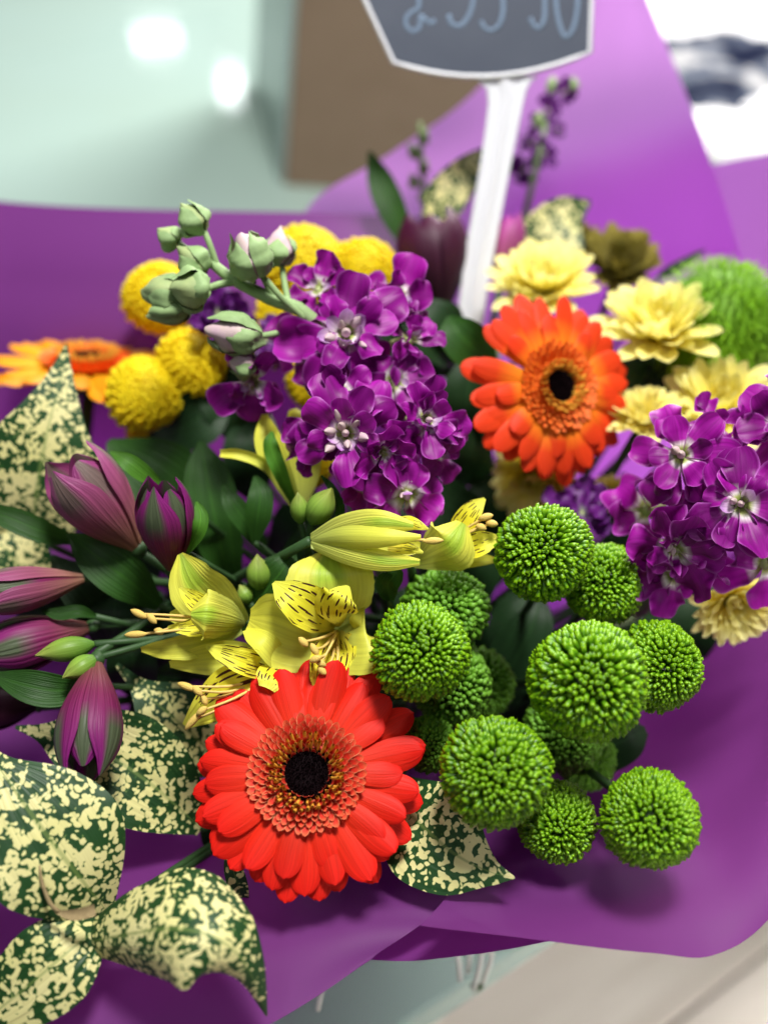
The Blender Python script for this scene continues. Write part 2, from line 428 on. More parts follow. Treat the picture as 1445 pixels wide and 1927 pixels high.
def paper_mat(name, c, tr, tc_):
    k = NT(name); tc = k.n('TexCoord')
    nz = k.n('TexNoise', Vector=tc.outputs['Object'], Scale=9.0, Detail=2.0).outputs['Fac']
    fine = k.n('TexNoise', Vector=tc.outputs['Object'], Scale=1400.0, Detail=2.0).outputs['Fac']
    col = k.mix(nz, tuple(x * 0.85 for x in c), c)
    return k.finish(col, 0.55, 0.22, tr, fine, 0.12, 0.0002, tcol=tc_)
M['paper'] = paper_mat('purple_wrap', (0.135, 0.027, 0.155), 0.30, (0.46, 0.05, 0.55))
M['paper_pale'] = paper_mat('purple_wrap_film', (0.24, 0.05, 0.30), 0.88, (0.82, 0.33, 0.92))

M['paper_mid'] = paper_mat('purple_wrap_second_film', (0.20, 0.035, 0.25), 0.85, (0.74, 0.22, 0.86))

# ------------------------------------------------------------------ setting: floor, table, things behind
def floor():
    ang = math.radians(34); dx = np.array([math.cos(ang), math.sin(ang), 0]); dy = np.array([-math.sin(ang), math.cos(ang), 0])
    z = -0.34; c0 = np.array([0.4, 0.6, z])
    v = [c0 + dx * a + dy * b for a, b in ((-4, -4), (4, -4), (4, 4), (-4, 4))]
    k = NT('floor_joint'); base = k.finish((0.16, 0.13, 0.11), 0.8)
    fl = world_obj('floor', v, [(0, 1, 2, 3)], base); fl['kind'] = 'structure'
    k = NT('floor_plank'); tc = k.n('TexCoord'); oi = k.n('ObjectInfo')
    mp = k.n('Mapping', Vector=tc.outputs['Object']); mp.inputs['Scale'].default_value = (3.0, 38.0, 1.0)
    cv = k.n('CombineXYZ', i0=k.math('MULTIPLY', oi.outputs['Random'], 91.0), i1=k.math('MULTIPLY', oi.outputs['Random'], 57.0))
    k.t.links.new(cv.outputs[0], mp.inputs['Location'])
    nz = k.n('TexNoise', Vector=mp.outputs[0], Scale=1.0, Detail=5.0, Distortion=0.8).outputs['Fac']
    col = k.mix(nz, (0.48, 0.41, 0.35), (0.80, 0.73, 0.66))
    var = k.math('ADD', k.math('MULTIPLY', oi.outputs['Random'], 0.3), 0.8); g = k.n('CombineXYZ', i0=var, i1=var, i2=var)
    col = k.mix(1.0, col, g.outputs[0], 'MULTIPLY')
    pm = k.finish(col, 0.45, 0.4, 0, nz, 0.15, 0.001)
    L, Wd, H = 1.2, 0.14, 0.006
    x0, y0 = L / 2, Wd / 2; b = 0.002
    bv = [(-x0, -y0, 0), (x0, -y0, 0), (x0, y0, 0), (-x0, y0, 0), (-x0, -y0, H - b), (x0, -y0, H - b), (x0, y0, H - b), (-x0, y0, H - b),
          (-x0 + b, -y0 + b, H), (x0 - b, -y0 + b, H), (x0 - b, y0 - b, H), (-x0 + b, y0 - b, H)]
    bf = [(0, 1, 5, 4), (1, 2, 6, 5), (2, 3, 7, 6), (3, 0, 4, 7), (4, 5, 9, 8), (5, 6, 10, 9), (6, 7, 11, 10), (7, 4, 8, 11), (8, 9, 10, 11)]
    me = make_mesh('plank', bv, bf, pm, smooth=False)
    for r in range(-9, 8):
        for q in range(-2, 3):
            o = link('plank', me, fl)
            p = dx * (q * (L + 0.003) + (0.43 * r) % 1.2) + dy * r * (Wd + 0.003) + np.array([0, 0, 0.002])
            o.location = p.tolist(); o.rotation_euler = (0, 0, ang)
floor()

TA = math.radians(33.5)
TX = np.array([math.cos(TA), math.sin(TA), 0]); TY = np.array([-math.sin(TA), math.cos(TA), 0])
TE = np.array([0.012, 0.245, 0.0])              # a point on the front edge of the table
def box(c, x, y, z, hx, hy, hz, b=0.003):
    """bevelled box with centre c and half sizes"""
    v = []
    for sz in (-1, 1):
        for inset, zz in ((b, hz), (0, hz - b)) if sz > 0 else ((0, hz - b), (b, hz)):
            for sx, sy in ((-1, -1), (1, -1), (1, 1), (-1, 1)):
                v.append(c + x * sx * (hx - inset) + y * sy * (hy - inset) + z * sz * zz)
    f = [(3, 2, 1, 0), (12, 13, 14, 15)] if False else []
    # rings: 0 bottom outer, 1 bottom inset, 2 top inset, 3 top outer  -> order them from bottom cap to top cap
    order = [1, 0, 3, 2]
    for a, bq in zip(order[:-1], order[1:]):
        for j in range(4):
            f.append((a * 4 + j, a * 4 + (j + 1) % 4, bq * 4 + (j + 1) % 4, bq * 4 + j))
    f.append(tuple(4 + j for j in (3, 2, 1, 0))); f.append(tuple(8 + j for j in range(4)))
    return np.array(v), f
ZV = np.array([0, 0, 1.0])

def table():
    k = NT('mint_paint'); tc = k.n('TexCoord')
    nz = k.n('TexNoise', Vector=tc.outputs['Object'], Scale=3.0, Detail=3.0).outputs['Fac']
    col = k.mix(nz, (0.33, 0.43, 0.365), (0.36, 0.49, 0.46))
    mp = k.n('TexNoise', Vector=tc.outputs['Object'], Scale=14.0, Detail=2.0).outputs['Fac']
    mint = k.finish(col, 0.07, 0.35, 0, mp, 0.05, 0.004)
    t = thing('painted_bench', TE + TY * 1.0 + np.array([0, 0, -0.332]), 'low pale mint painted wooden bench under the flowers, with glossy top', 'bench')
    w0 = 0.042
    y = 0.0
    widths = [w0] + [0.62] * 4
    for w in widths:
        c = TE + TY * (y + w / 2) + TX * 0.25 + np.array([0, 0, -0.012])
        v, f = box(c, TX, TY, ZV, 1.9, w / 2 - 0.0012, 0.012, 0.002)
        world_obj('bench_plank', v, f, mint, t, smooth=False); y += w
    v, f = box(TE + TY * 1.26 + TX * 0.25 + np.array([0, 0, -0.07]), TX, TY, ZV, 1.75, 1.12, 0.045, 0.003)
    world_obj('apron', v, f, mint, t, smooth=False)
    for sx in (-1.4, 1.9):
        for sy in (0.25, 2.3):
            v, f = box(TE + TY * sy + TX * sx + np.array([0, 0, -0.2235]), TX, TY, ZV, 0.035, 0.035, 0.1085, 0.004)
            world_obj('leg', v, f, mint, t, smooth=False)
table()

def brown_box():
    k = NT('kraft_board'); tc = k.n('TexCoord')
    nz = k.n('TexNoise', Vector=tc.outputs['Object'], Scale=40.0, Detail=4.0).outputs['Fac']
    kraft = k.finish(k.mix(nz, (0.23, 0.16, 0.105), (0.29, 0.205, 0.14)), 0.75, 0.2, 0, nz, 0.2, 0.001)
    grey = plain_mat('box_side_film', (0.36, 0.44, 0.42), 0.25, 0.5, 20, 0.15)
    a = np.array([-0.104, 1.12, 0.0])
    ang = math.radians(9); x = np.array([math.cos(ang), -math.sin(ang), 0]); y = np.array([math.sin(ang), math.cos(ang), 0])
    t = thing('carton', a, 'brown kraft carton with pale grey side standing on the mint bench', 'box')
    wd, dp, h, lean = 0.29, 0.26, 0.44, 0.055
    def panel(name, p0, ex, ey, en, lx, ly, th, m):
        v, f = box(p0 + ex * lx / 2 + ey * ly / 2, ex, ey, en, lx / 2, ly / 2, th, 0.0015)
        world_obj(name, v, f, m, t, smooth=False)
    up = unit(np.array([0, 0, 1.0]) * h + x * lean)
    panel('front_panel', a + y * 0.003, x, up, y, wd, h, 0.003, kraft)
    panel('back_panel', a + y * dp, x, up, y, wd, h, 0.003, kraft)
    lft = unit(y - x * 0.36)
    panel('side_panel', a + y * 0.007 + x * -0.004, lft, up, x, dp * 1.02, h, 0.003, grey)
    panel('side_panel', a + y * 0.007 + x * (wd + 0.004), y, up, x, dp, h, 0.003, kraft)
    panel('bottom_panel', a + y * 0.008 + x * 0.006 + np.array([0, 0, 0.006]), x, y, ZV, wd - 0.012, dp - 0.014, 0.003, kraft)
brown_box()

def white_stack():
    c = np.array([0.50, 1.45, 0.0])
    k = NT('printed_sheet'); tc = k.n('TexCoord')
    mp = k.n('TexNoise', Vector=tc.outputs['Object'], Scale=19.0, Detail=3.0).outputs['Fac']
    ink = k.ramp(mp, [(0.38, (0.4, 0.4, 0.4)), (0.46, (0.07, 0.085, 0.12)), (0.58, (0.008, 0.010, 0.025))])
    sx = k.n('SeparateXYZ', i0=tc.outputs['Object'])
    yy = k.math('ADD', sx.outputs[1], k.math('MULTIPLY', k.math('SUBTRACT', k.n('TexNoise', Vector=tc.outputs['Object'], Scale=9.0, Detail=3.0).outputs['Fac'], 0.5), 0.35))
    band = k.math('MULTIPLY', k.math('LESS_THAN', yy, -0.04), k.math('GREATER_THAN', yy, -0.25))
    band = k.math('MULTIPLY', band, k.math('GREATER_THAN', sx.outputs[0], -0.18))
    printed = k.finish(k.mix(band, (0.88, 0.88, 0.88), ink), 0.95, 0.0)
    white = plain_mat('white_sheet', (0.86, 0.86, 0.86), 0.55, 0.3, 30, 0.05)
    x = np.array([0.97, 0.24, 0]); y = np.array([-0.24, 0.97, 0])
    t = thing('paper_stack', c, 'stack of white sheets with dark blue print lying behind the purple wrap', 'papers')
    v, f = box(c + np.array([0, 0, 0.02]), x, y, ZV, 0.24, 0.30, 0.019, 0.002); world_obj('lower_sheets', v, f, white, t, smooth=False)
    v, f = box(c + np.array([0.004, 0.003, 0.0405]), x, y, ZV, 0.238, 0.297, 0.0012, 0.0005); world_obj('top_sheet', v, f, printed, t, smooth=False)
    w = plain_mat('brown_wood', (0.25, 0.12, 0.055), 0.5, 0.3, 60, 0.4)
    c2 = np.array([0.60, 1.74, 0.041])
    t2 = thing('wooden_tray', c2, 'brown wooden tray resting on the white printed sheets', 'tray')
    v, f = box(c2 + np.array([0.10, 0.03, 0.008]), x, y, ZV, 0.17, 0.12, 0.007, 0.002); world_obj('tray_base', v, f, w, t2, smooth=False)
    for sy in (-1, 1):
        v, f = box(c2 + np.array([0.10, 0.03, 0.030]) + y * sy * 0.113, x, y, ZV, 0.17, 0.006, 0.014, 0.002); world_obj('tray_rim', v, f, w, t2, smooth=False)
    for sx_ in (-1, 1):
        v, f = box(c2 + np.array([0.10, 0.03, 0.030]) + x * sx_ * 0.163, x, y, ZV, 0.006, 0.106, 0.014, 0.002); world_obj('tray_rim', v, f, w, t2, smooth=False)
white_stack()

# ------------------------------------------------------------------ wrapping paper
def sheet(name, rows, mat, label, n=48, m=48, wrinkle=0.0008, seed=0):
    """smooth surface through a net of control points (px, py, depth)"""
    net = [np.array([P(*q) for q in r]) for r in rows]
    cols = np.array([crom(r, m) for r in net])              # rows x m x 3
    g = np.stack([crom(cols[:, j], n) for j in range(m)], 1)   # n x m x 3
    rs = np.random.RandomState(seed)
    ii, jj = np.meshgrid(np.linspace(0, 1, n), np.linspace(0, 1, m), indexing='ij')
    h = np.zeros((n, m))
    for _ in range(7):
        fx, fy, ph = rs.uniform(1, 7), rs.uniform(2, 9), rs.uniform(0, 6.28)
        h += np.sin(fx * 3.14 * ii + fy * 3.14 * jj + ph) / (fx + fy) * 3
    gi = np.gradient(g, axis=0); gj = np.gradient(g, axis=1); nn = np.cross(gi, gj)
    nn /= np.maximum(np.linalg.norm(nn, axis=2, keepdims=True), 1e-9)
    g = g + nn * (h * wrinkle)[..., None]
    uv = np.stack([jj, ii], 2).reshape(-1, 2)
    o = world_obj(name, g.reshape(-1, 3), grid_faces(n, m), mat, None, uv)
    return tag(o, label, 'wrapping paper', 'purple wrapping sheets')

def toB(k, spread=30):
    """row of points round the tied stems"""
    return [(790 + spread * math.cos(a), 1266 + spread * 0.4 * math.sin(a), 0.650) for a in np.linspace(2.9, 0.2, k)]

sheet('wrapping_sheet', [
    [(-330, 372, .68), (-120, 375, .665), (0, 378, .655), (300, 394, .64), (600, 403, .63), (800, 408, .63)],
    [(-330, 540, .64), (-100, 520, .625), (40, 520, .615), (300, 520, .60), (600, 500, .595), (800, 500, .60)],
    [(-250, 760, .61), (-30, 720, .60), (120, 700, .59), (330, 690, .585), (600, 660, .59), (800, 650, .60)],
    [(250, 1080, .63), (330, 1050, .625), (420, 1030, .62), (540, 1000, .62), (660, 980, .63), (800, 980, .64)],
    toB(6)], M['paper'], 'dark purple wrapping sheet with straight top edge behind the yellow button flowers', seed=1)
sheet('wrapping_sheet', [
    [(1110, -60, .70), (1140, -60, .70), (1170, -60, .70), (1195, -60, .70)],
    [(890, 175, .68), (1020, 160, .69), (1150, 140, .69), (1272, 130, .68)],
    [(735, 288, .66), (940, 280, .68), (1140, 280, .67), (1335, 300, .64)],
    [(570, 408, .645), (830, 420, .665), (1120, 440, .65), (1392, 480, .605)],
    [(600, 640, .63), (840, 660, .64), (1120, 680, .62), (1440, 700, .565)],
    [(680, 980, .64), (820, 980, .645), (1000, 1000, .63), (1240, 1020, .60)],
    toB(4)], M['paper_pale'], 'tall translucent lilac wrapping sheet with diagonal edge behind the price sign', seed=2, wrinkle=0.0006)
sheet('wrapping_sheet', [
    [(880, 386, .70), (1100, 352, .695), (1335, 310, .68), (1520, 280, .65), (1760, 250, .60)],
    [(900, 560, .68), (1120, 540, .67), (1350, 520, .64), (1560, 520, .60), (1780, 560, .55)],
    [(920, 800, .66), (1150, 800, .64), (1400, 800, .595), (1600, 840, .55), (1780, 900, .50)],
    [(900, 1050, .655), (1050, 1060, .64), (1230, 1080, .605), (1400, 1120, .57), (1520, 1160, .53)],
    toB(5, 36)], M['paper_mid'], 'lilac wrapping sheet behind the green fuzzy dianthus ball at the right', seed=3)
sheet('wrapping_sheet', [
    [(1800, 820, .515), (1740, 1150, .46), (1610, 1480, .425), (1460, 1712, .402), (1345, 1796, .395), (1220, 1793, .392), (1000, 1770, .391), (790, 1741, .392)],
    [(1640, 900, .54), (1560, 1180, .485), (1480, 1440, .447), (1400, 1612, .424), (1310, 1672, .416), (1190, 1700, .412), (1010, 1695, .409), (838, 1692, .407)],
    [(1480, 980, .57), (1430, 1180, .53), (1370, 1360, .50), (1300, 1480, .475), (1220, 1540, .462), (1130, 1570, .455), (1010, 1580, .45), (915, 1610, .445)],
    [(1180, 1100, .62), (1160, 1200, .605), (1120, 1300, .59), (1070, 1370, .575), (1020, 1410, .565), (970, 1430, .56), (910, 1440, .56), (850, 1440, .56)],
    toB(8, 40)], M['paper'], 'purple wrapping sheet with rolled front rim beneath the green pompoms', n=64, m=70, seed=4, wrinkle=0.0005)
sheet('wrapping_sheet', [
    [(560, 1800, .412), (720, 1807, .408), (860, 1799, .406), (1010, 1777, .407), (1180, 1740, .414), (1300, 1680, .43)],
    [(600, 1700, .45), (720, 1710, .445), (860, 1705, .442), (1000, 1690, .442), (1140, 1650, .45), (1240, 1600, .465)],
    [(700, 1500, .54), (760, 1500, .54), (850, 1500, .54), (950, 1490, .54), (1030, 1470, .545), (1090, 1440, .55)],
    toB(6, 46)], M['paper'], 'lower purple wrapping sheet showing as a narrow triangle under the front overlap', seed=5, wrinkle=0.0004)
sheet('wrapping_sheet', [
    [(694, 1806, .400), (600, 1872, .394), (490, 1938, .389), (280, 2040, .385), (0, 2090, .385), (-260, 1960, .41), (-400, 1600, .46), (-430, 1150, .53), (-400, 750, .62)],
    [(800, 1732, .408), (640, 1740, .408), (480, 1790, .405), (270, 1850, .405), (40, 1840, .41), (-150, 1700, .44), (-260, 1420, .49), (-280, 1080, .55), (-250, 800, .62)],
    [(905, 1640, .432), (740, 1640, .438), (560, 1640, .44), (340, 1650, .445), (140, 1620, .455), (0, 1500, .48), (-60, 1300, .52), (-60, 1080, .56), (-20, 900, .61)],
    [(860, 1450, .55), (760, 1450, .55), (660, 1440, .55), (560, 1420, .555), (460, 1390, .565), (400, 1330, .575), (370, 1240, .59), (380, 1140, .605), (420, 1040, .62)],
    toB(9, 42)], M['paper'], 'purple wrapping sheet flaring out beneath the spotted leaves and red gerbera', n=64, m=80, seed=6, wrinkle=0.0006)

# bag of water the stems stand in, inside the paper
def water_bag():
    k = NT('clear_film'); film = k.finish((0.55, 0.50, 0.60), 0.2, 0.5, 0.3)
    c = np.array([BIND[0], BIND[1], 0.0])
    prof = [(0.0, 0.0), (0.045, 0.0), (0.055, 0.012), (0.05, 0.035), (0.03, BIND[2] - 0.004), (0.03, BIND[2] + 0.01)]
    v = []; m = 24
    for r, z in prof:
        for j in range(m):
            a = 6.2832 * j / m; v.append((c[0] + max(r, 0.001) * math.cos(a), c[1] + max(r, 0.001) * math.sin(a), z + 0.001))
    o = world_obj('water_bag', v, grid_faces(len(prof), m, True), film, None, at=c)
    tag(o, 'clear water bag holding the tied stems inside the purple wrap', 'bag')
water_bag()

# ------------------------------------------------------------------ stems
def stem_to_bind(parent, head, d0=None, r=0.0022, mat='stem', name='stem', k=0.35):
    head = np.asarray(head, float)
    end = BIND + np.array([rnd.uniform(-.016, .016), rnd.uniform(-.016, .016), rnd.uniform(-0.03, -0.01)])
    d0 = unit(end - head) if d0 is None else unit(np.asarray(d0))
    L = np.linalg.norm(end - head)
    p1 = head + d0 * L * k
    p2 = head * 0.25 + end * 0.75 + np.array([0, 0, 0.0])
    v, f, u = tube([head, p1, p2, end], r, 14, 7)
    return world_obj(name, v, f, M[mat], parent, u)

# ------------------------------------------------------------------ gerbera
def gprof(t):
    a = 0.66
    return (0.46 + 0.54 * math.sin(min(t / a, 1) * math.pi / 2)) if t < a else max(0, 1 - ((t - a) / (1 - a))**2.3)**0.5

def gerbera(px, py, d, normal, R, disc_r, dark_r, pm, dm, label, layers, seed, gaps=0.0, stem_dir=None):
    rs = random.Random(seed)
    c = P(px, py, d); n = unit(normal)
    x, y, z = frame(n, UPV)
    t = thing('gerbera', c, label, 'flower')
    # variants of one ray petal, unit length 1
    variants = {}
    for li, (cnt, r0, r1, wd, elev, bend, lift) in enumerate(layers):
        for q in range(5):
            L = (r1 - r0) * R
            v, f, u = leaf_local(L, wd * R * rs.uniform(.92, 1.08), gprof, bend=bend + rs.uniform(-.22, .14), cup=-0.22 + rs.uniform(-.1, .1), groove=0.022,
                                 ripple=rs.uniform(0, .06), n=17, m=9, seed=seed * 50 + li * 7 + q, notch=0.35, twist=rs.uniform(-.2, .2))
            variants[li, q] = make_mesh('petal', v, f, M[pm], u)
        for i in range(cnt):
            if rs.random() < gaps: continue
            a = 2 * math.pi * (i + 0.5 * (li % 2) + rs.uniform(-.22, .22)) / cnt
            e = elev + rs.uniform(-.08, .08)
            rad = math.cos(a) * x + math.sin(a) * y
            X = math.cos(e) * rad + math.sin(e) * z; Y = unit(np.cross(z, rad)); Z = np.cross(X, Y)
            tw = rs.uniform(-.12, .12); Y, Z = Y * math.cos(tw) + Z * math.sin(tw), Z * math.cos(tw) - Y * math.sin(tw)
            s = rs.uniform(0.88, 1.07)
            link('petal', variants[li, rs.randrange(5)], t, M=mat4(X, Y, Z, rad * r0 * R + z * lift * R, s))
    # small tubular florets of the disc
    dr = disc_r * R; kr = dark_r * R
    v, f, u = leaf_local(0.0046, 0.0031, lambda q: (1.0 - 0.1 * q) if q < 0.55 else 0.95 * math.sqrt(max(0, 1 - ((q - .55) / .45)**1.6)), bend=0.35, cup=0.35, n=6, m=5)
    ms = []
    rings = 7
    for k in range(rings):
        q = k / (rings - 1); r = dr * (0.86 - 0.46 * q); cnt = int(2 * math.pi * r / 0.0024)
        e = 0.22 + 0.85 * q
        for i in range(cnt):
            a = 2 * math.pi * (i + 0.5 * (k % 2) + rs.uniform(-.25, .25)) / cnt; ee = e + rs.uniform(-.16, .16)
            rad = math.cos(a) * x + math.sin(a) * y; X = math.cos(ee) * rad + math.sin(ee) * z; Y = unit(np.cross(z, rad)); Z = np.cross(X, Y)
            s = (1.0 - 0.32 * q) * rs.uniform(.85, 1.15) * R / 0.0425
            ms.append((np.stack([X, Y, Z], 1) * s, rad * r + z * (0.035 * R + 0.05 * R * q)))
    V, F, U = scatter(v, f, u, ms)
    o = link('disc_florets', make_mesh('disc_florets', V, F, M[dm], U), t); o['kind'] = 'stuff'
    dv = []; 
    for i in range(7):
        rr = dr * 0.90 * i / 6
        for j in range(28):
            an = 6.2832 * j / 28; dv.append(max(rr, 1e-5) * (math.cos(an) * x + math.sin(an) * y) + z * R * (0.045 - 0.02 * (i / 6)**2))
    link('disc_base', make_mesh('disc_base', dv, grid_faces(7, 28, True), M[dm], np.full((7 * 28, 2), 0.5)), t)
    # pollen stamens round the eye
    sv, sf, su = tube([(0, 0, 0), (0.0026, 0, 0.0004), (0.0042, 0, 0.0012)], [0.00045, 0.0006, 0.0004], 5, 5)
    ms = []
    for k in range(3):
        r = kr * (1.38 - 0.17 * k); cnt = int(2 * math.pi * r / 0.0019)
        for i in range(cnt):
            a = 2 * math.pi * (i + rs.uniform(-.3, .3)) / cnt; ee = 0.95 + rs.uniform(-.25, .25)
            rad = math.cos(a) * x + math.sin(a) * y; X = math.cos(ee) * rad + math.sin(ee) * z; Y = unit(np.cross(z, rad)); Z = np.cross(X, Y)
            ms.append((np.stack([X, Y, Z], 1) * rs.uniform(.9, 1.3) * R / .0425, rad * r + z * 0.065 * R))
    V, F, U = scatter(sv, [q for q in sf if len(q) == 4], su, ms)
    o = link('stamen_ring', make_mesh('stamen_ring', V, F, M['gold'], U), t); o['kind'] = 'stuff'
    # dark fuzzy eye: a dome with short bristles
    parts = []
    dome = []; nn = 8; mm = 20
    for i in range(nn):
        th = i / (nn - 1) * 1.35; rr = kr * 1.25 * math.sin(th) / math.sin(1.35); hh = 0.085 * R - 0.035 * R * (rr / kr)**2 - 0.03 * R * math.exp(-(rr / (0.3 * kr))**2)
        for j in range(mm):
            a = 6.2832 * j / mm; dome.append(max(rr, 1e-5) * (math.cos(a) * x + math.sin(a) * y) + z * hh)
    parts.append((np.array(dome), grid_faces(nn, mm, True), np.zeros((nn * mm, 2))))
    cv, cf, cu = tube([(0, 0, 0), (0.0008, 0, 0), (0.0018, 0, 0)], [0.00028, 0.0003, 0.00008], 3, 4)
    ms = []
    for i in range(420):
        q = math.sqrt((i + .5) / 420); a = i * 2.399963; r = kr * 1.12 * q
        rad = math.cos(a) * x + math.sin(a) * y
        X = unit(z + rad * 0.75 * q * q + 0.25 * np.array([rs.uniform(-1, 1) for _ in range(3)])); Y = unit(np.cross(z, X) + 1e-4 * x); Z = np.cross(X, Y)
        hh = 0.08 * R - 0.035 * R * q * q - 0.03 * R * math.exp(-(q / .3)**2)
        ms.append((np.stack([X, Y, Z], 1) * rs.uniform(.7, 1.3) * R / .0425, rad * r + z * hh))
    parts.append(scatter(cv, [q for q in cf if len(q) == 4], cu, ms))
    V, F, U = join(parts)
    link('eye', make_mesh('eye', V, F, M['dark_disc'], U), t)
    # green calyx under the head and the stem
    base = c - n * 0.016
    v, f, u = ovoid(base, c + n * 0.03 * R, dr * 0.8, lambda q: 0.25 + 0.75 * math.sqrt(q))
    world_obj('calyx', v, f, M['stem'], t, u)
    stem_to_bind(t, base, stem_dir if stem_dir is not None else -n, 0.0032)
    return t

def facing(px, py, d, right=0.0, up=0.0):
    """direction towards the camera turned by angles (deg) to the photo's right and up"""
    v = camdir(P(px, py, d)); r = math.radians(right); u = math.radians(up)
    x = unit(np.cross(UPV, v)); x = x if np.dot(x, RGT) > 0 else -x
    y = unit(np.cross(v, x)); y = y if np.dot(y, UPV) > 0 else -y
    return unit(v + x * math.tan(r) + y * math.tan(u))

gerbera(578, 1458, .408, facing(578, 1458, .408, -3, 7), 0.0420, 0.47, 0.20, 'red_petal', 'red_disc',
        'bright red gerbera with dark eye below the yellow alstroemeria', [
    (25, .30, 1.03, .27, -0.07, -0.06, -0.03), (22, .30, 0.97, .265, 0.04, -0.16, 0.0), (10, .32, 0.84, .25, 0.12, -0.28, 0.02)], 3, 0.04)
gerbera(1046, 728, .492, facing(1046, 728, .492, 34, 10), 0.0415, 0.44, 0.16, 'orange_petal', 'orange_disc',
        'orange gerbera with yellow petal bases between cream chrysanthemums', [
    (23, .28, 1.02, .245, 0.05, -0.22, -0.03), (20, .30, 0.95, .24, 0.16, -0.32, 0.0), (8, .32, 0.75, .22, 0.26, -0.5, 0.02)], 5, 0.06)
gerbera(165, 685, .565, facing(160, 690, .565, -8, 72), 0.047, 0.45, 0.2, 'amber_petal', 'orange_disc',
        'amber gerbera seen edge on behind the spotted leaf', [
    (20, .30, 1.0, .25, 0.06, -0.15, -0.03), (18, .32, 0.92, .24, 0.2, -0.25, 0.0)], 8, 0.04)

# ------------------------------------------------------------------ pompoms (button chrysanthemums)
def floret_mesh():
    prof = [(0.0, 0.55), (0.30, 0.80), (0.60, 1.0), (0.84, 0.95), (0.97, 0.66), (1.02, 0.34), (0.96, 0.06)]
    m = 6; v = []; uv = []
    for i, (x, r) in enumerate(prof):
        for j in range(m):
            a = 2 * math.pi * j / m
            tooth = 0.10 * math.cos(3 * a) if 3 <= i <= 4 else 0
            v.append((x + tooth * 0.7, r * 0.5 * math.cos(a), r * 0.5 * math.sin(a))); uv.append((j / m, min(x, 1) if i < 5 else 0.62 - 0.2 * (i - 5)))
    return np.array(v), grid_faces(len(prof), m, True), np.array(uv)
FV, FF, FU = floret_mesh()

def pompom(name, px, py, d, rpx, right, up, mat, label, cat, group, n=620, squash=0.9, seed=0, flen=0.0050, tilt=1.0, stemr=0.0018):
    rs = random.Random(seed + 100)
    R = rpx * PX(d); c = P(px, py, d); ax = facing(px, py, d, right, up); x, y, z = frame(ax, UPV)
    t = thing(name, c, label, cat, group)
    ms = []; cmax = math.cos(math.radians(142))
    core = R * 0.86
    sp = math.sqrt(2 * math.pi * (1 - cmax) * R * R / n)          # spacing
    for i in range(n):
        q = (i + 0.5) / n; ct = 1 - q * (1 - cmax); th = math.acos(ct); a = i * 2.399963 + rs.uniform(-.05, .05)
        rad = math.cos(a) * x + math.sin(a) * y
        nrm = math.cos(th) * z + math.sin(th) * rad
        out = -math.sin(th) * z + math.cos(th) * rad
        k = tilt * max(-.5, min(1, (th - .28) / 0.55)) + rs.uniform(-.16, .16)
        X = unit(nrm + out * k + 0.2 * np.array([rs.uniform(-1, 1) for _ in range(3)])); Y = unit(np.cross(nrm, out)); Y = unit(Y - X * np.dot(X, Y)); Z = np.cross(X, Y)
        young = min(1, 0.55 + th / 0.9)
        pos = nrm * core * (1 + 0.07 * math.sin(2.3 * a + seed) * math.sin(th * 1.7 + seed) + 0.03 * math.sin(3 * a - seed * 2) * math.sin(th) + rs.uniform(-.012, .012)); pos = pos - z * np.dot(pos, z) * (1 - squash)
        wd = sp * 1.14 * (0.80 + 0.2 * young) * rs.uniform(.9, 1.12); ln = flen * (R / 0.02) * (0.72 + 0.28 * young) * rs.uniform(.85, 1.18)
        ms.append((np.stack([X * ln, Y * wd, Z * wd], 1), pos - nrm * ln * 0.25))
    V, F, U = scatter(FV, FF, FU, ms)
    o = link('florets', make_mesh('florets', V, F, M[mat], U), t); o['kind'] = 'stuff'
    v, f, u = ovoid(-z * core * 0.97 * squash, z * core * 0.80 * squash, core * 0.95, lambda q: math.sqrt(max(0.0, 1 - (2 * q - 1)**2)), 12, 16)
    u[:, 1] = 0.1
    link('core', make_mesh('core', v, f, M[mat], u), t)
    stem_to_bind(t, c - z * core * 0.75 * squash, -z * 0.4 + unit(BIND - c), stemr)
    return t

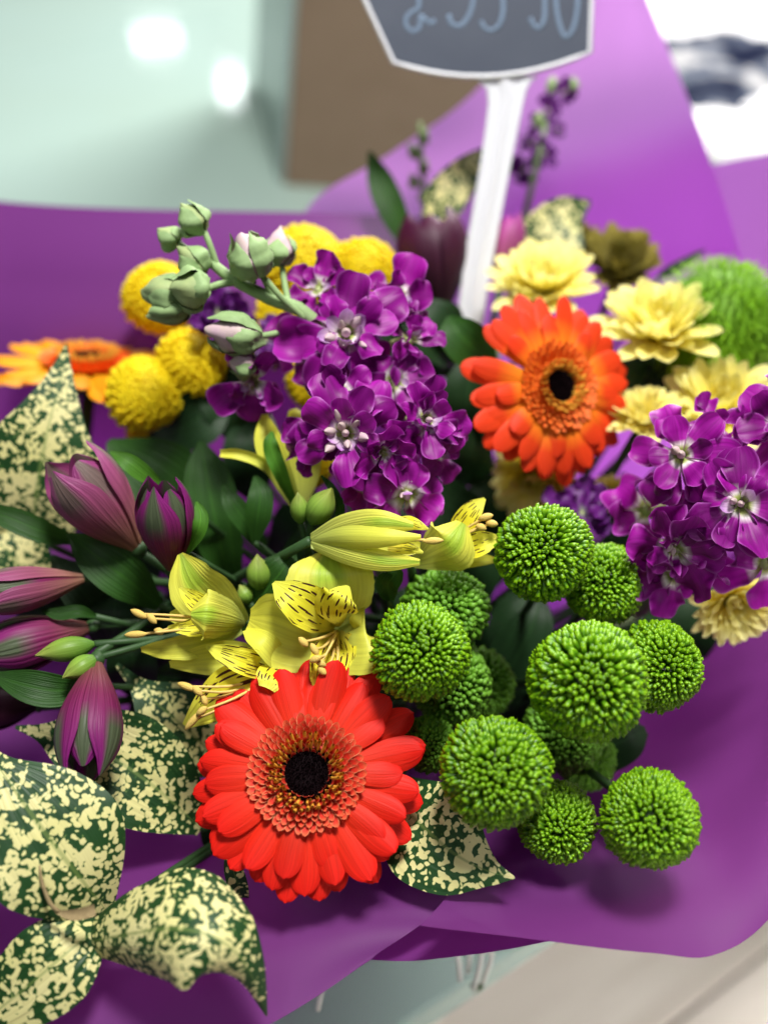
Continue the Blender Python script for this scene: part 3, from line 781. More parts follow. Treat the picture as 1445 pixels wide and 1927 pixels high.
GP = 'green pompom chrysanthemums'
for i, (px, py, d, r, rt, up, mt, lab) in enumerate([
    (1022, 1040, .432, 91, -12, 22, 'pom', 'green pompom chrysanthemum beside the yellow alstroemeria, below the orange gerbera'),
    (1137, 1098, .452, 76, -8, 18, 'pom', 'green pompom chrysanthemum touching the lower petals of the right purple stock'),
    (791, 1226, .412, 91, 6, 12, 'pom', 'green pompom chrysanthemum with sharp florets right above the red gerbera'),
    (838, 1150, .452, 82, 0, 30, 'pom_shaded', 'shaded green pompom chrysanthemum under the sideways yellow alstroemeria'),
    (850, 1290, .452, 76, 0, -10, 'pom_shaded', 'shaded green pompom chrysanthemum half hidden below a sharp pompom'),
    (905, 1288, .475, 66, 30, -5, 'pom_shaded', 'shaded green pompom chrysanthemum deep in the gap between two pompom groups'),
    (806, 1400, .440, 52, 0, -10, 'pom_shaded', 'small shaded pompom chrysanthemum peeping out beside the red gerbera petals'),
    (1106, 1282, .402, 112, 12, 4, 'pom', 'largest green pompom chrysanthemum, in the middle of its group'),
    (1238, 1254, .430, 84, 42, 0, 'pom', 'green pompom chrysanthemum turned sideways behind the largest pompom'),
    (932, 1452, .397, 102, 6, -4, 'pom', 'large green pompom chrysanthemum above the pointed spotted leaf'),
    (1046, 1545, .418, 74, 26, -42, 'pom', 'green pompom chrysanthemum hanging down beside the pointed spotted leaf'),
    (1222, 1542, .398, 91, 6, -10, 'pom', 'lone green pompom chrysanthemum resting over the bare purple wrap'),
    (1062, 1378, .462, 76, 0, -20, 'pom_shaded', 'shaded green pompom chrysanthemum tucked under the largest pompom'),
    (1105, 1432, .478, 56, 20, -30, 'pom_shaded', 'small shaded pompom chrysanthemum low down under the largest pompom')]):
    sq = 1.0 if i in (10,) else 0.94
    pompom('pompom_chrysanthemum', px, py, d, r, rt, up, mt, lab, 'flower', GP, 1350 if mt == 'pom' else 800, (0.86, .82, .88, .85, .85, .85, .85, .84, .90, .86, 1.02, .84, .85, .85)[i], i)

YB = 'yellow button flowers'
for i, (px, py, d, r, lab) in enumerate([
    (272, 742, .530, 68, 'yellow button flower beside the amber gerbera, left of a twin bloom'),
    (362, 684, .535, 66, 'yellow button flower right below the pale lilac stock bud'),
    (300, 560, .560, 66, 'yellow button flower behind the green stock buds, standing against the wrap'),
    (575, 500, .560, 74, 'tall yellow button flower behind the pink tipped stock bud'),
    (684, 512, .560, 62, 'yellow button flower behind the topmost purple stock floret'),
    (292, 812, .560, 50, 'shaded yellow button flower low under the twin blooms'),
    (545, 590, .560, 60, 'yellow button flower behind the branching stock stem'),
    (590, 720, .540, 50, 'yellow button flower in the gap between purple stock florets'),
    (580, 870, .530, 48, 'yellow button flower low behind the lower left stock petals')]):
    pompom('button_flower', px, py, d, r * 1.12, rnd.uniform(-10, 10), rnd.uniform(15, 35), 'button', lab, 'flower', YB, 900, 0.85, 40 + i, 0.0020, 0.3)

# ------------------------------------------------------------------ fuzzy green dianthus ball
def trick_ball(px, py, d, rpx, label, seed):
    rs = random.Random(seed); R = rpx * PX(d); c = P(px, py, d)
    t = thing('dianthus_ball', c, label, 'flower')
    sv, sf, su = leaf_local(1.0, 0.075, lambda q: 0.5 + 0.5 * math.sin(q * 3.0) if q < .9 else 0.3, bend=0.5, n=4, m=3)
    ms = []
    for i in range(2600):
        z = 1 - 2 * (i + .5) / 2600; a = i * 2.399963
        nrm = np.array([math.sqrt(1 - z * z) * math.cos(a), math.sqrt(1 - z * z) * math.sin(a), z])
        X = unit(nrm + 0.45 * np.array([rs.uniform(-1, 1) for _ in range(3)])); Y = unit(np.cross(X, (0.3, 0.2, 1))); Z = np.cross(X, Y)
        ms.append((np.stack([X, Y, Z], 1) * R * 0.28 * rs.uniform(.7, 1.1), nrm * R * 0.76))
    V, F, U = scatter(sv, sf, su, ms)
    o = link('filaments', make_mesh('filaments', V, F, M['trick'], U), t); o['kind'] = 'stuff'
    v, f, u = ovoid((0, 0, -R * .8), (0, 0, R * .8), R * .8, lambda q: math.sqrt(max(0.0, 1 - (2 * q - 1)**2))); u[:, 1] = 0.3
    link('core', make_mesh('core', v, f, M['trick'], u), t)
    stem_to_bind(t, c - np.array([0, 0, R * .7]), None, 0.0025)
trick_ball(1348, 622, .548, 142, 'fuzzy bright green dianthus ball behind the cream chrysanthemums', 1)

# ------------------------------------------------------------------ cream chrysanthemums
def mprof(t):
    return (0.45 + 0.55 * math.sin(min(t / .6, 1) * 1.57)) if t < .6 else math.sqrt(max(0, 1 - ((t - .6) / .4)**2))
def mum(px, py, d, rpx, right, up, label, seed, mat='mum', group='cream chrysanthemums', open_=1.0, name='chrysanthemum'):
    rs = random.Random(seed); R = rpx * PX(d); c = P(px, py, d); n = facing(px, py, d, right, up); x, y, z = frame(n, UPV)
    t = thing(name, c, label, 'flower', group)
    var = []
    for q in range(6):
        v, f, u = leaf_local(1.0, 0.34 * rs.uniform(.85, 1.15), mprof, bend=rs.uniform(.05, .75), cup=0.45, groove=0.05, n=8, m=6, seed=seed + q)
        var.append(make_mesh('petal', v, f, M[mat], u))
    for li, (cnt, e, L) in enumerate([(17, 0.05, 1.0), (17, 0.34, 0.94), (15, 0.66, 0.84), (12, 1.0, 0.68), (8, 1.3, 0.5)]):
        for i in range(cnt):
            a = 2 * math.pi * (i + .5 * (li % 2) + rs.uniform(-.25, .25)) / cnt; ee = (e + rs.uniform(-.12, .12)) * open_ + (1 - open_) * 1.0
            rad = math.cos(a) * x + math.sin(a) * y; X = math.cos(ee) * rad + math.sin(ee) * z; Y = unit(np.cross(z, rad)); Z = np.cross(X, Y)
            link('petal', var[rs.randrange(6)], t, M=mat4(X, Y, Z, rad * R * 0.10, R * L * rs.uniform(.88, 1.1)))
    v, f, u = ovoid(-n * R * 0.30, n * R * 0.12, R * 0.26, lambda q: 0.3 + 0.7 * math.sin(q * 2.6)); link('calyx', make_mesh('calyx', v, f, M['stem'], u), t)
    stem_to_bind(t, c - n * R * 0.25, -n * .3 + unit(BIND - c), 0.002)
mum(1022, 545, .550, 98, 5, 52, 'cream chrysanthemum rising behind the top petals of the orange gerbera', 1)
mum(1238, 628, .530, 114, 4, 50, 'full cream chrysanthemum in front of the fuzzy green ball', 2)
mum(1352, 772, .520, 112, 10, 40, 'cream chrysanthemum above the right purple stock', 3)
mum(1205, 790, .510, 72, 0, 50, 'small cream chrysanthemum between the orange gerbera and purple stock', 4)
mum(1016, 892, .534, 96, -14, -30, 'cream chrysanthemum hanging below the orange gerbera', 5, open_=0.8)
mum(1150, 925, .530, 40, 0, -20, 'tiny shaded cream chrysanthemum under the orange gerbera', 6)
mum(1375, 1130, .480, 84, 22, -34, 'golden cream chrysanthemum hanging below the right purple stock', 7, open_=0.85)
mum(1165, 510, .600, 82, 10, 40, 'olive brown fading chrysanthemum against the purple wrap', 8, 'olive', 'fading olive blooms', 0.8)
mum(1085, 480, .610, 62, 0, 40, 'olive fading chrysanthemum just below a spotted leaf at the back', 9, 'olive', 'fading olive blooms', 0.7)

# ------------------------------------------------------------------ purple stock
def sprof(t):
    return (0.16 + 0.84 * (t / .62)**1.15) if t < .62 else math.sqrt(max(0, 1 - ((t - .62) / .40)**2.6))
def egg(q): return math.sin(math.pi * min(1, max(0, q))**0.8)

def floret(stem, px, py, d, rpx, right, up, seed, layers=None, mat='stock', inner=5, innerbud=4):
    """one double stock floret: centre mesh with petals as its sub-parts"""
    rs = random.Random(seed); R = rpx * PX(d) * 0.88; c = P(px, py, d); n = facing(px, py, d, right, up); x, y, z = frame(n, UPV)
    parts = []
    v, f, u = ovoid(-z * R * .75, z * R * .03, R * .13, lambda q: 0.75 + 0.25 * q, 8, 10); parts.append((v, f, u))
    V, F, U = join(parts)
    fl = link('floret', make_mesh('floret', V, F, M['throat'], U), stem, c - origin(stem))
    layers = layers or [(6, 1.0, .72, -0.10), (6, .86, .60, 0.20), (5, .62, .44, 0.52)]
    var = {}
    for li, (cnt, L, wd, e) in enumerate(layers):
        for q in range(3):
            v, f, u = leaf_local(R * L, R * wd * rs.uniform(.75, 1.1), sprof, bend=rs.uniform(-1.1, .5), cup=rs.uniform(-.25, .45), groove=0.015,
                                 ripple=rs.uniform(.25, .75), n=16, m=11, seed=seed * 31 + li * 5 + q, twist=rs.uniform(-.5, .5))
            var[q] = make_mesh('petal', v, f, M[mat], u)
        a0 = rs.uniform(0, 6.28)
        for i in range(cnt):
            a = a0 + 2 * math.pi * (i + rs.uniform(-.30, .30)) / cnt; ee = e + rs.uniform(-.25, .5)
            rad = math.cos(a) * x + math.sin(a) * y; X = math.cos(ee) * rad + math.sin(ee) * z; Y = unit(np.cross(z, rad)); Z = np.cross(X, Y)
            tw = rs.uniform(-.35, .35); Y, Z = Y * math.cos(tw) + Z * math.sin(tw), Z * math.cos(tw) - Y * math.sin(tw)
            link('petal', var[rs.randrange(3)], fl, M=mat4(X, Y, Z, rad * R * .05 + z * R * 0.02 * li, rs.uniform(.78, 1.1)))
    for i in range(inner):                                     # narrow pale inner petals
        v, f, u = leaf_local(R * rs.uniform(.28, .45), R * .22, mprof, bend=rs.uniform(-.2, .9), cup=.4, n=7, m=5, seed=seed + i)
        a = 2 * math.pi * (i + rs.uniform(-.3, .3)) / inner; ee = rs.uniform(.5, 1.0)
        rad = math.cos(a) * x + math.sin(a) * y; X = math.cos(ee) * rad + math.sin(ee) * z; Y = unit(np.cross(z, rad)); Z = np.cross(X, Y)
        link('inner_petal', make_mesh('inner_petal', v, f, M['stock_inner'], u), fl, M=mat4(X, Y, Z, rad * R * .08, 1))
    for i in range(innerbud):
        a = i * 2.4 + rs.uniform(-.4, .4); rad = (math.cos(a) * x + math.sin(a) * y) * R * 0.085 * math.sqrt(i)
        b = rad + z * R * .02; tp = rad * 1.9 + z * R * rs.uniform(.26, .38)
        v, f, u = ovoid(b, tp, R * rs.uniform(.05, .085), egg, 9, 9); link('inner_bud', make_mesh('inner_bud', v, f, M['lilac_bud'], u), fl)
    return fl

def stock_bud(stem, base, tip, rpx, mat='green_bud', sep='stock_stem', name='bud'):
    b = P(*base); tp = P(*tip); R = rpx * PX(base[2])
    v, f, u = ovoid(b, tp, R, lambda q: math.sin(math.pi * min(1, q * 0.97 + 0.03)**0.75), 14, 16, 4, 0.16)
    rs = np.random.RandomState(int(base[0] * 7 + base[1])); ctr = (b + tp) / 2
    ph = rs.rand(4) * 6.28
    def lump(q):
        w_ = q - ctr; k_ = 1 + 0.06 * np.sin(w_[:, 0] * 700 + ph[0]) * np.sin(w_[:, 1] * 800 + ph[1]) + 0.08 * np.sin(w_[:, 2] * 1100 + ph[2])
        return ctr + w_ * k_[:, None]
    o = world_obj(name, lump(v), f, M[mat], stem, u)
    for k in range(4):
        v, f, u = bud_tepal(b - (tp - b) * 0.03, b + (tp - b) * rs.uniform(.62, .98), R * 1.05, lambda q: math.sin(math.pi * min(1, (q * 0.80 + 0.03))**0.75), k * 1.571 + rs.uniform(0, .8), 1.35, rs.uniform(0, .10), 0.04, 10, 7, 0.1)
        world_obj('sepal', lump(v), f, M[sep], o, u)
    return o

def stock_main():
    base = P(640, 720, .462)
    t = thing('stock_flower', base, 'purple stock spike with budded tip stretching over the yellow button flowers', 'flower')
    # the leaning stem with its bare, budded tip
    for pts, r in [([(690, 900, .50), (650, 760, .475), (590, 605, .462), (505, 560, .46), (430, 520, .46), (372, 470, .462)], [0.0032, 0.0032, 0.003, 0.0028, 0.0024, 0.0018]),
                   ([(520, 565, .46), (505, 540, .458), (490, 510, .458)], [.0015, .0014, .0012]), ([(575, 600, .46), (530, 560, .455), (500, 525, .452)], [.0014, .0013, .0012]),
                   ([(410, 505, .461), (395, 460, .458), (380, 425, .458)], [.0014, .0013, .0012]), ([(450, 530, .46), (415, 535, .457), (385, 545, .455)], [.0016, .0015, .0013]),
                   ([(395, 490, .461), (355, 470, .462), (335, 455, .462)], [.0014, .0012, .001]), ([(580, 610, .462), (530, 625, .457), (480, 635, .455)], [.0016, .0014, .0013]),
                   ([(545, 580, .46), (535, 530, .465), (530, 495, .466)], [.0014, .0013, .0012])]:
        v, f, u = tube([P(*q) for q in pts], r, 18, 8); world_obj('stem', v, f, M['stock_stem'], t, u)
    stem_to_bind(t, P(690, 900, .50), None, 0.0035, 'stock_stem')
    for a in [((382, 437, .458), (340, 383, .455), 30), ((337, 458, .462), (298, 430, .462), 25), ((385, 515, .460), (335, 465, .456), 32),
              ((392, 545, .453), (318, 545, .447), 40), ((345, 560, .458), (262, 545, .457), 38), ((355, 575, .458), (275, 595, .457), 30)]:
        stock_bud(t, *a)
    stock_bud(t, (487, 525, .453), (452, 432, .446), 40, 'lilac_bud'); stock_bud(t, (522, 500, .466), (528, 428, .466), 32, 'lilac_bud')
    stock_bud(t, (490, 640, .453), (380, 615, .446), 38, 'lilac_bud'); stock_bud(t, (480, 690, .456), (430, 680, .452), 28, 'lilac_bud')
    floret(t, 650, 630, .452, 152, 4, 14, 11, inner=7, innerbud=6)
    floret(t, 745, 560, .470, 92, 30, 20, 12, [(4, 1, .95, 0.1), (4, .8, .8, .4)], inner=2, innerbud=1)
    floret(t, 650, 815, .436, 138, 0, 0, 13, inner=6, innerbud=8)
    floret(t, 800, 790, .440, 102, 30, 0, 14, inner=6, innerbud=1)
    floret(t, 765, 930, .438, 100, 6, -28, 15, [(5, 1, .95, -0.05), (3, .75, .8, .2)], inner=1, innerbud=2)
    floret(t, 690, 910, .446, 92, -10, -40, 16, [(4, 1, .8, .1), (4, .8, .7, .3)], inner=1, innerbud=0)
    floret(t, 475, 715, .462, 104, -12, -30, 17, [(5, 1, .80, 0.0), (3, .6, .6, .6)], inner=2, innerbud=2)
    floret(t, 740, 720, .458, 100, 20, 10, 18, [(5, 1, .95, 0.0), (4, .8, .8, .3)], inner=2, innerbud=0)
    floret(t, 560, 660, .475, 92, -30, 10, 19, [(5, 1, .95, 0.0)], inner=0, innerbud=0)
    floret(t, 600, 545, .466, 84, -20, 30, 20, [(5, 1, .7, 0.1), (4, .7, .6, .5)], inner=2, innerbud=0)
    floret(t, 770, 640, .462, 88, 34, 8, 21, [(5, 1, .7, 0.1), (4, .75, .6, .4)], inner=1, innerbud=0)
    floret(t, 585, 840, .448, 84, -30, -10, 22, [(5, 1, .7, 0.1), (4, .7, .6, .5)], inner=2, innerbud=0)
    floret(t, 720, 850, .432, 74, 14, -16, 23, [(5, 1, .7, 0.2), (4, .7, .6, .5)], inner=2, innerbud=0)
    floret(t, 820, 850, .448, 78, 34, -20, 24, [(5, 1, .7, 0.1), (4, .7, .6, .5)], inner=2, innerbud=0)
    floret(t, 640, 740, .442, 78, -6, 10, 25, [(5, 1, .7, 0.3), (4, .7, .6, .6)], inner=2, innerbud=0)
stock_main()

def stock_right():
    t = thing('stock_flower', P(1330, 960, .44), 'dark purple stock spike in front of the cream chrysanthemums and above the pompoms', 'flower')
    floret(t, 1282, 858, .436, 128, -4, 8, 31, inner=0, innerbud=2)
    floret(t, 1392, 948, .420, 142, 4, 0, 32, inner=2, innerbud=2)
    floret(t, 1268, 1030, .432, 118, -8, -34, 33, inner=0, innerbud=2)
    floret(t, 1470, 800, .440, 110, 30, 10, 34, inner=0, innerbud=1)
    floret(t, 1215, 960, .455, 96, -30, -10, 35, [(5, 1, .95, 0.0)], inner=0, innerbud=0)
    floret(t, 1270, 1080, .440, 96, 0, -48, 37, [(4, 1, .9, 0.1), (3, .8, .8, .3)], inner=0, innerbud=0)
    floret(t, 1330, 960, .440, 92, 0, 0, 39, [(5, 1, .7, .1), (4, .7, .6, .4)], inner=0, innerbud=0)
    floret(t, 1340, 800, .446, 84, 6, 26, 40, [(5, 1, .7, .1), (4, .7, .6, .4)], inner=0, innerbud=0)
    floret(t, 1440, 1060, .440, 110, 20, -30, 38, [(5, 1, .95, 0.0)], inner=0, innerbud=0)
    v, f, u = tube([P(1480, 800, .47), P(1390, 930, .455), P(1320, 1040, .47), P(1200, 1150, .53)], [.002, .003, .0035, .0035], 16, 8); world_obj('stem', v, f, M['stock_stem'], t, u)
    stem_to_bind(t, P(1200, 1150, .53), None, 0.0035, 'stock_stem')
stock_right()

def stock_shade(px, py, d, r, lab, seed, mat='stock_dark', extra=()):
    t = thing('stock_flower', P(px, py, d), lab, 'flower')
    floret(t, px, py, d, r, 0, 10, seed, mat=mat, inner=0, innerbud=0)
    for k, (a, b, dd, rr) in enumerate(extra): floret(t, a, b, dd, rr, 0, 10, seed + k + 1, mat=mat, inner=0, innerbud=0)
    stem_to_bind(t, P(px, py, d + .01), None, 0.003, 'stock_stem')
    return t
stock_shade(410, 590, .520, 76, 'shaded purple stock behind the leaning budded stem', 51, 'stock_dark', [(500, 640, .515, 70)])
stock_shade(1095, 965, .500, 84, 'shaded purple stock in the dark gap above the pompoms', 55)
far = thing('stock_flower', P(1010, 300, .64), 'slim fading stock spike with small purple florets behind the price sign', 'flower')
v, f, u = tube([P(1045, 150, .645), P(1020, 260, .64), P(985, 420, .63), P(960, 560, .62)], [.001, .0016, .002, .0024], 14, 7); world_obj('stem', v, f, M['stock_stem'], far, u)
for k, (a, b, r) in enumerate([(1060, 175, 30), (1030, 210, 36), (1000, 270, 34), (1025, 290, 30), (985, 320, 36), (1050, 245, 22)]):
    floret(far, a, b, .64, r, 10, 10, 70 + k, [(5, 1, .95, 0.1)], 'stock_dark', 0, 1)
for k, (a, b) in enumerate([(1075, 160), (1035, 160), (1010, 225)]):
    stock_bud(far, (a, b + 15, .64), (a + 6, b - 18, .64), 11)
stem_to_bind(far, P(960, 560, .62), None, 0.0026, 'stock_stem')
for k, (a, b, d_) in enumerate([((790, 250), (800, 400), .64)]):
    far2 = thing('stock_flower', P(a[0], a[1], d_), 'thin pale budded stock tip standing between the carton and the price sign', 'flower')
    v, f, u = tube([P(a[0], a[1] - 20, d_), P((a[0] + b[0]) / 2, (a[1] + b[1]) / 2, d_), P(b[0], b[1], d_)], [.001, .0014, .0018], 10, 6); world_obj('stem', v, f, M['stock_stem'], far2, u)
    for j in range(5):
        stock_bud(far2, (a[0] + (-6 if j % 2 else 4), a[1] + j * 28 + 20, d_), (a[0] + (-18 if j % 2 else 12), a[1] + j * 28 - 8, d_), 11, 'green_bud')
    stem_to_bind(far2, P(b[0], b[1], d_), None, 0.0022, 'stock_stem')

# ------------------------------------------------------------------ alstroemeria
def tepal(parent, pts, hw, mat, name='tepal', **k):
    v, f, u = ribbon(pts, hw, **k); return world_obj(name, v, f, M[mat], parent, u)
def stamen(parent, pts, ang=(18, 6), r=0.00055):
    v, f, u = tube([P(*q) for q in pts], [r * 1.2, r, r * .8], 10, 6); s = world_obj('stamen', v, f, M['filament'], parent, u)
    e = np.array(pts[-1], float); dx, dy = ang
    a = P(e[0] - dx, e[1] - dy, e[2]); b = P(e[0] + dx, e[1] + dy, e[2] - .001)
    v, f, u = ovoid(a, b, 7.2 * PX(e[2]), lambda q: math.sin(math.pi * q)**0.6 if 0 < q < 1 else 0.05, 10, 9); world_obj('anther', v, f, M['anther'], s, u)

YA = 'yellow alstroemeria flowers'
def alstro(loc, label, group=YA, cat='flower', name='alstroemeria'):
    return thing(name, P(*loc), label, cat, group)

a = alstro((632, 1180, .442), 'open yellow alstroemeria facing out, with dark dashes and green crest, above the red gerbera')
c0 = (632, 1186, .447)
tepal(a, [c0, (626, 1140, .432), (620, 1085, .428), (618, 1040, .436)], [10, 58, 82, 74, 22], 'alstro_tip', cup=.10, ripple=.05, fringe=.05, n=26, m=17, seed=1)
tepal(a, [c0, (575, 1200, .430), (515, 1180, .428), (470, 1165, .434)], [12, 56, 70, 62, 20], 'alstro', cup=.22, ripple=.05, fringe=.05, n=24, m=15, seed=2, tilt=-12)
tepal(a, [c0, (664, 1205, .432), (696, 1205, .428), (716, 1200, .440)], [14, 58, 66, 64, 30], 'alstro', cup=.05, fringe=.04, n=22, m=15, seed=3, tilt=[0, -8, -28, -70])
tepal(a, [(630, 1180, .443), (592, 1152, .424), (552, 1125, .417), (515, 1096, .421)], [7, 34, 42, 30, 4], 'alstro_in', cup=.18, ripple=.10, fringe=.03, n=22, m=11, seed=4, tilt=10)
tepal(a, [(634, 1180, .443), (628, 1150, .420), (640, 1124, .414), (655, 1102, .419)], [7, 36, 42, 30, 4], 'alstro_in', cup=-.32, ripple=.14, fringe=.03, n=22, m=11, seed=5, tilt=-10)
tepal(a, [(634, 1190, .443), (622, 1235, .428), (612, 1275, .422), (602, 1310, .424)], [8, 32, 36, 26, 4], 'alstro_in', cup=.3, ripple=.1, n=20, m=11, seed=6)
tepal(a, [(636, 1190, .443), (650, 1225, .430), (655, 1262, .427)], [8, 24, 18, 6], 'alstro_in', cup=.3, ripple=.1, n=16, m=9, seed=7)
for p1, p2, an in [((606, 1200, .425), (571, 1208, .418), (9, 9)), ((612, 1215, .424), (592, 1222, .417), (7, 12)), ((616, 1228, .422), (594, 1240, .416), (12, -5)),
                   ((625, 1240, .425), (606, 1262, .418), (8, 8)), ((636, 1235, .425), (628, 1275, .420), (5, 10)), ((625, 1210, .424), (604, 1248, .418), (10, 5))]:
    stamen(a, [(634, 1188, .440), p1, p2], an)
stem_to_bind(a, P(634, 1188, .449), None, .0018)

b = alstro((440, 1170, .44), 'yellow alstroemeria turned sideways with long stamens, beside the purple bud')
c0 = (462, 1172, .447)
tepal(b, [c0, (410, 1138, .438), (365, 1095, .432), (340, 1042, .434)], [12, 40, 56, 44, 6], 'alstro_tip', cup=.25, ripple=.06, fringe=.04, n=22, m=13, seed=11, tilt=-20)
tepal(b, [c0, (432, 1165, .425), (395, 1158, .412), (360, 1156, .413)], [14, 34, 44, 46, 14], 'alstro_tip', cup=-.35, ripple=.04, fringe=.04, n=22, m=13, seed=12)
tepal(b, [(455, 1182, .445), (390, 1206, .432), (325, 1218, .427), (266, 1222, .430)], [10, 20, 26, 20, 5], 'alstro', cup=.35, ripple=.08, fringe=.03, n=22, m=11, seed=13, tilt=-25)
tepal(b, [(445, 1168, .442), (395, 1148, .427), (360, 1125, .424), (338, 1106, .424)], [6, 16, 20, 14, 2], 'alstro_in', cup=.4, ripple=.12, n=18, m=9, seed=14)
tepal(b, [(445, 1175, .442), (390, 1178, .427), (350, 1182, .424), (316, 1180, .424)], [6, 14, 18, 12, 2], 'alstro_in', cup=.4, ripple=.12, n=18, m=9, seed=15)
tepal(b, [(445, 1172, .446), (380, 1160, .438), (320, 1160, .436)], [8, 26, 28, 8], 'alstro_in', cup=.3, n=18, m=9, seed=16)
for p1, p2, an in [((350, 1160, .427), (262, 1155, .420), (16, 8)), ((350, 1168, .425), (286, 1164, .417), (9, 10)), ((340, 1185, .424), (256, 1194, .418), (22, -1)), ((350, 1176, .43), (300, 1188, .426), (10, 3))]:
    stamen(b, [(440, 1172, .442), p1, p2], an)
stem_to_bind(b, P(464, 1172, .448), unit(P(500, 1172, .455) - P(464, 1172, .448)), .0018)

c = alstro((500, 1260, .44), 'yellow alstroemeria half hidden behind the red gerbera, stamens pointing down')
c0 = (535, 1262, .444)
tepal(c, [c0, (450, 1235, .435), (385, 1240, .430), (320, 1250, .432)], [10, 26, 32, 26, 6], 'alstro', cup=.22, ripple=.07, fringe=.05, n=22, m=13, seed=21, tilt=-15)
tepal(c, [c0, (515, 1235, .428), (492, 1210, .424), (462, 1186, .430)], [10, 20, 26, 22, 6], 'alstro', cup=.4, fringe=.04, n=18, m=11, seed=22, tilt=25)
tepal(c, [(530, 1264, .442), (480, 1250, .424), (435, 1235, .420), (388, 1216, .423)], [6, 24, 26, 18, 3], 'alstro_in', cup=.3, ripple=.22, n=22, m=11, seed=23)
tepal(c, [(530, 1268, .442), (470, 1290, .426), (410, 1318, .424), (348, 1366, .428)], [8, 40, 52, 34, 6], 'alstro_in', cup=.2, ripple=.06, n=22, m=13, seed=24)
tepal(c, [(532, 1250, .440), (515, 1270, .420), (503, 1295, .416)], [10, 28, 30, 16], 'alstro_in', cup=-.2, ripple=.1, n=16, m=11, seed=25)
for p1, p2, an in [((440, 1290, .423), (352, 1292, .416), (18, 7)), ((440, 1300, .422), (372, 1300, .415), (9, 9)), ((440, 1305, .424), (384, 1316, .418), (5, 12)), ((440, 1320, .423), (364, 1356, .418), (16, -18)), ((450, 1310, .42), (380, 1338, .416), (10, -8))]:
    stamen(c, [(525, 1264, .438), p1, p2], an)
stem_to_bind(c, P(536, 1262, .446), None, .0018)

e0 = alstro((690, 1015, .425), 'half closed greenish yellow alstroemeria lying sideways under the purple stock')
c0 = (586, 1018, .432)
tepal(e0, [c0, (650, 992, .420), (715, 982, .412), (778, 990, .414)], [14, 24, 26, 20, 8], 'alstro_tip', cup=-.5, n=22, m=13, seed=31)
tepal(e0, [c0, (650, 1012, .417), (720, 1012, .410), (792, 1010, .411)], [14, 22, 22, 16, 4], 'alstro', cup=-.5, n=22, m=13, seed=32, fringe=.04)
tepal(e0, [c0, (650, 1040, .419), (720, 1055, .414), (790, 1058, .415)], [14, 20, 22, 18, 6], 'alstro_tip', cup=-.4, n=22, m=13, seed=33)
tepal(e0, [c0, (660, 1020, .432), (730, 1025, .430), (790, 1030, .430)], [14, 30, 30, 10], 'alstro', cup=.3, n=18, m=9, seed=34)
tepal(e0, [(740, 985, .420), (775, 985, .416), (806, 996, .416)], [8, 14, 10, 2], 'alstro_in', cup=-.4, ripple=.3, n=14, m=9, seed=35)
tepal(e0, [(730, 1030, .418), (770, 1032, .415), (796, 1040, .414)], [8, 12, 8, 2], 'alstro_in', cup=-.4, ripple=.3, n=14, m=9, seed=36)
stamen(e0, [(740, 1020, .418), (785, 1016, .414), (815, 1018, .413)], (20, -1))
stem_to_bind(e0, P(584, 1018, .433), unit(P(555, 1040, .445) - P(584, 1018, .433)), .002)

g = alstro((850, 1020, .44), 'yellow alstroemeria opening sideways next to the topmost green pompom')
c0 = (775, 1062, .446)
tepal(g, [c0, (815, 1045, .433), (850, 1025, .425), (872, 985, .428)], [10, 34, 54, 50, 14], 'alstro_tip', cup=-.3, fringe=.05, n=24, m=15, seed=41, tilt=10)
tepal(g, [(840, 1030, .44), (868, 990, .436), (888, 962, .434), (912, 938, .436)], [10, 22, 20, 3], 'alstro_in', cup=.3, n=18, m=9, seed=42)
tepal(g, [(840, 1040, .44), (880, 1030, .435), (910, 1020, .433), (942, 1012, .435)], [10, 22, 22, 3], 'alstro_in', cup=.3, n=18, m=9, seed=43)
tepal(g, [(830, 1055, .446), (880, 1052, .442), (936, 1054, .442)], [14, 18, 14, 4], 'alstro', cup=.3, n=16, m=9, seed=44)
for p1, p2, an in [((870, 1000, .434), (914, 973, .43), (14, -4)), ((875, 1005, .434), (925, 985, .43), (12, 2)), ((870, 1010, .434), (905, 992, .43), (10, 4))]:
    stamen(g, [(830, 1040, .44), p1, p2], an)
stem_to_bind(g, P(774, 1062, .448), None, .0018)

h = alstro((540, 870, .47), 'blurred yellow alstroemeria seen from behind, left of the purple stock florets')
tepal(h, [(562, 960, .475), (528, 890, .468), (505, 830, .466), (498, 780, .470)], [8, 22, 26, 5], 'alstro', cup=.4, n=18, m=9, seed=51)
tepal(h, [(566, 960, .478), (570, 880, .475), (560, 800, .475), (550, 770, .478)], [8, 34, 30, 8], 'alstro', cup=-.3, n=18, m=9, seed=52)
tepal(h, [(520, 900, .470), (490, 870, .464), (450, 855, .462), (415, 853, .463)], [6, 10, 10, 7], 'alstro', cup=.6, n=18, m=9, seed=53)
tepal(h, [(555, 950, .470), (528, 890, .460), (510, 840, .458), (512, 812, .459)], [6, 14, 15, 3], 'leaf_bright', cup=.5, ripple=.3, n=18, m=9, seed=54)
stem_to_bind(h, P(564, 962, .478), None, .0018)

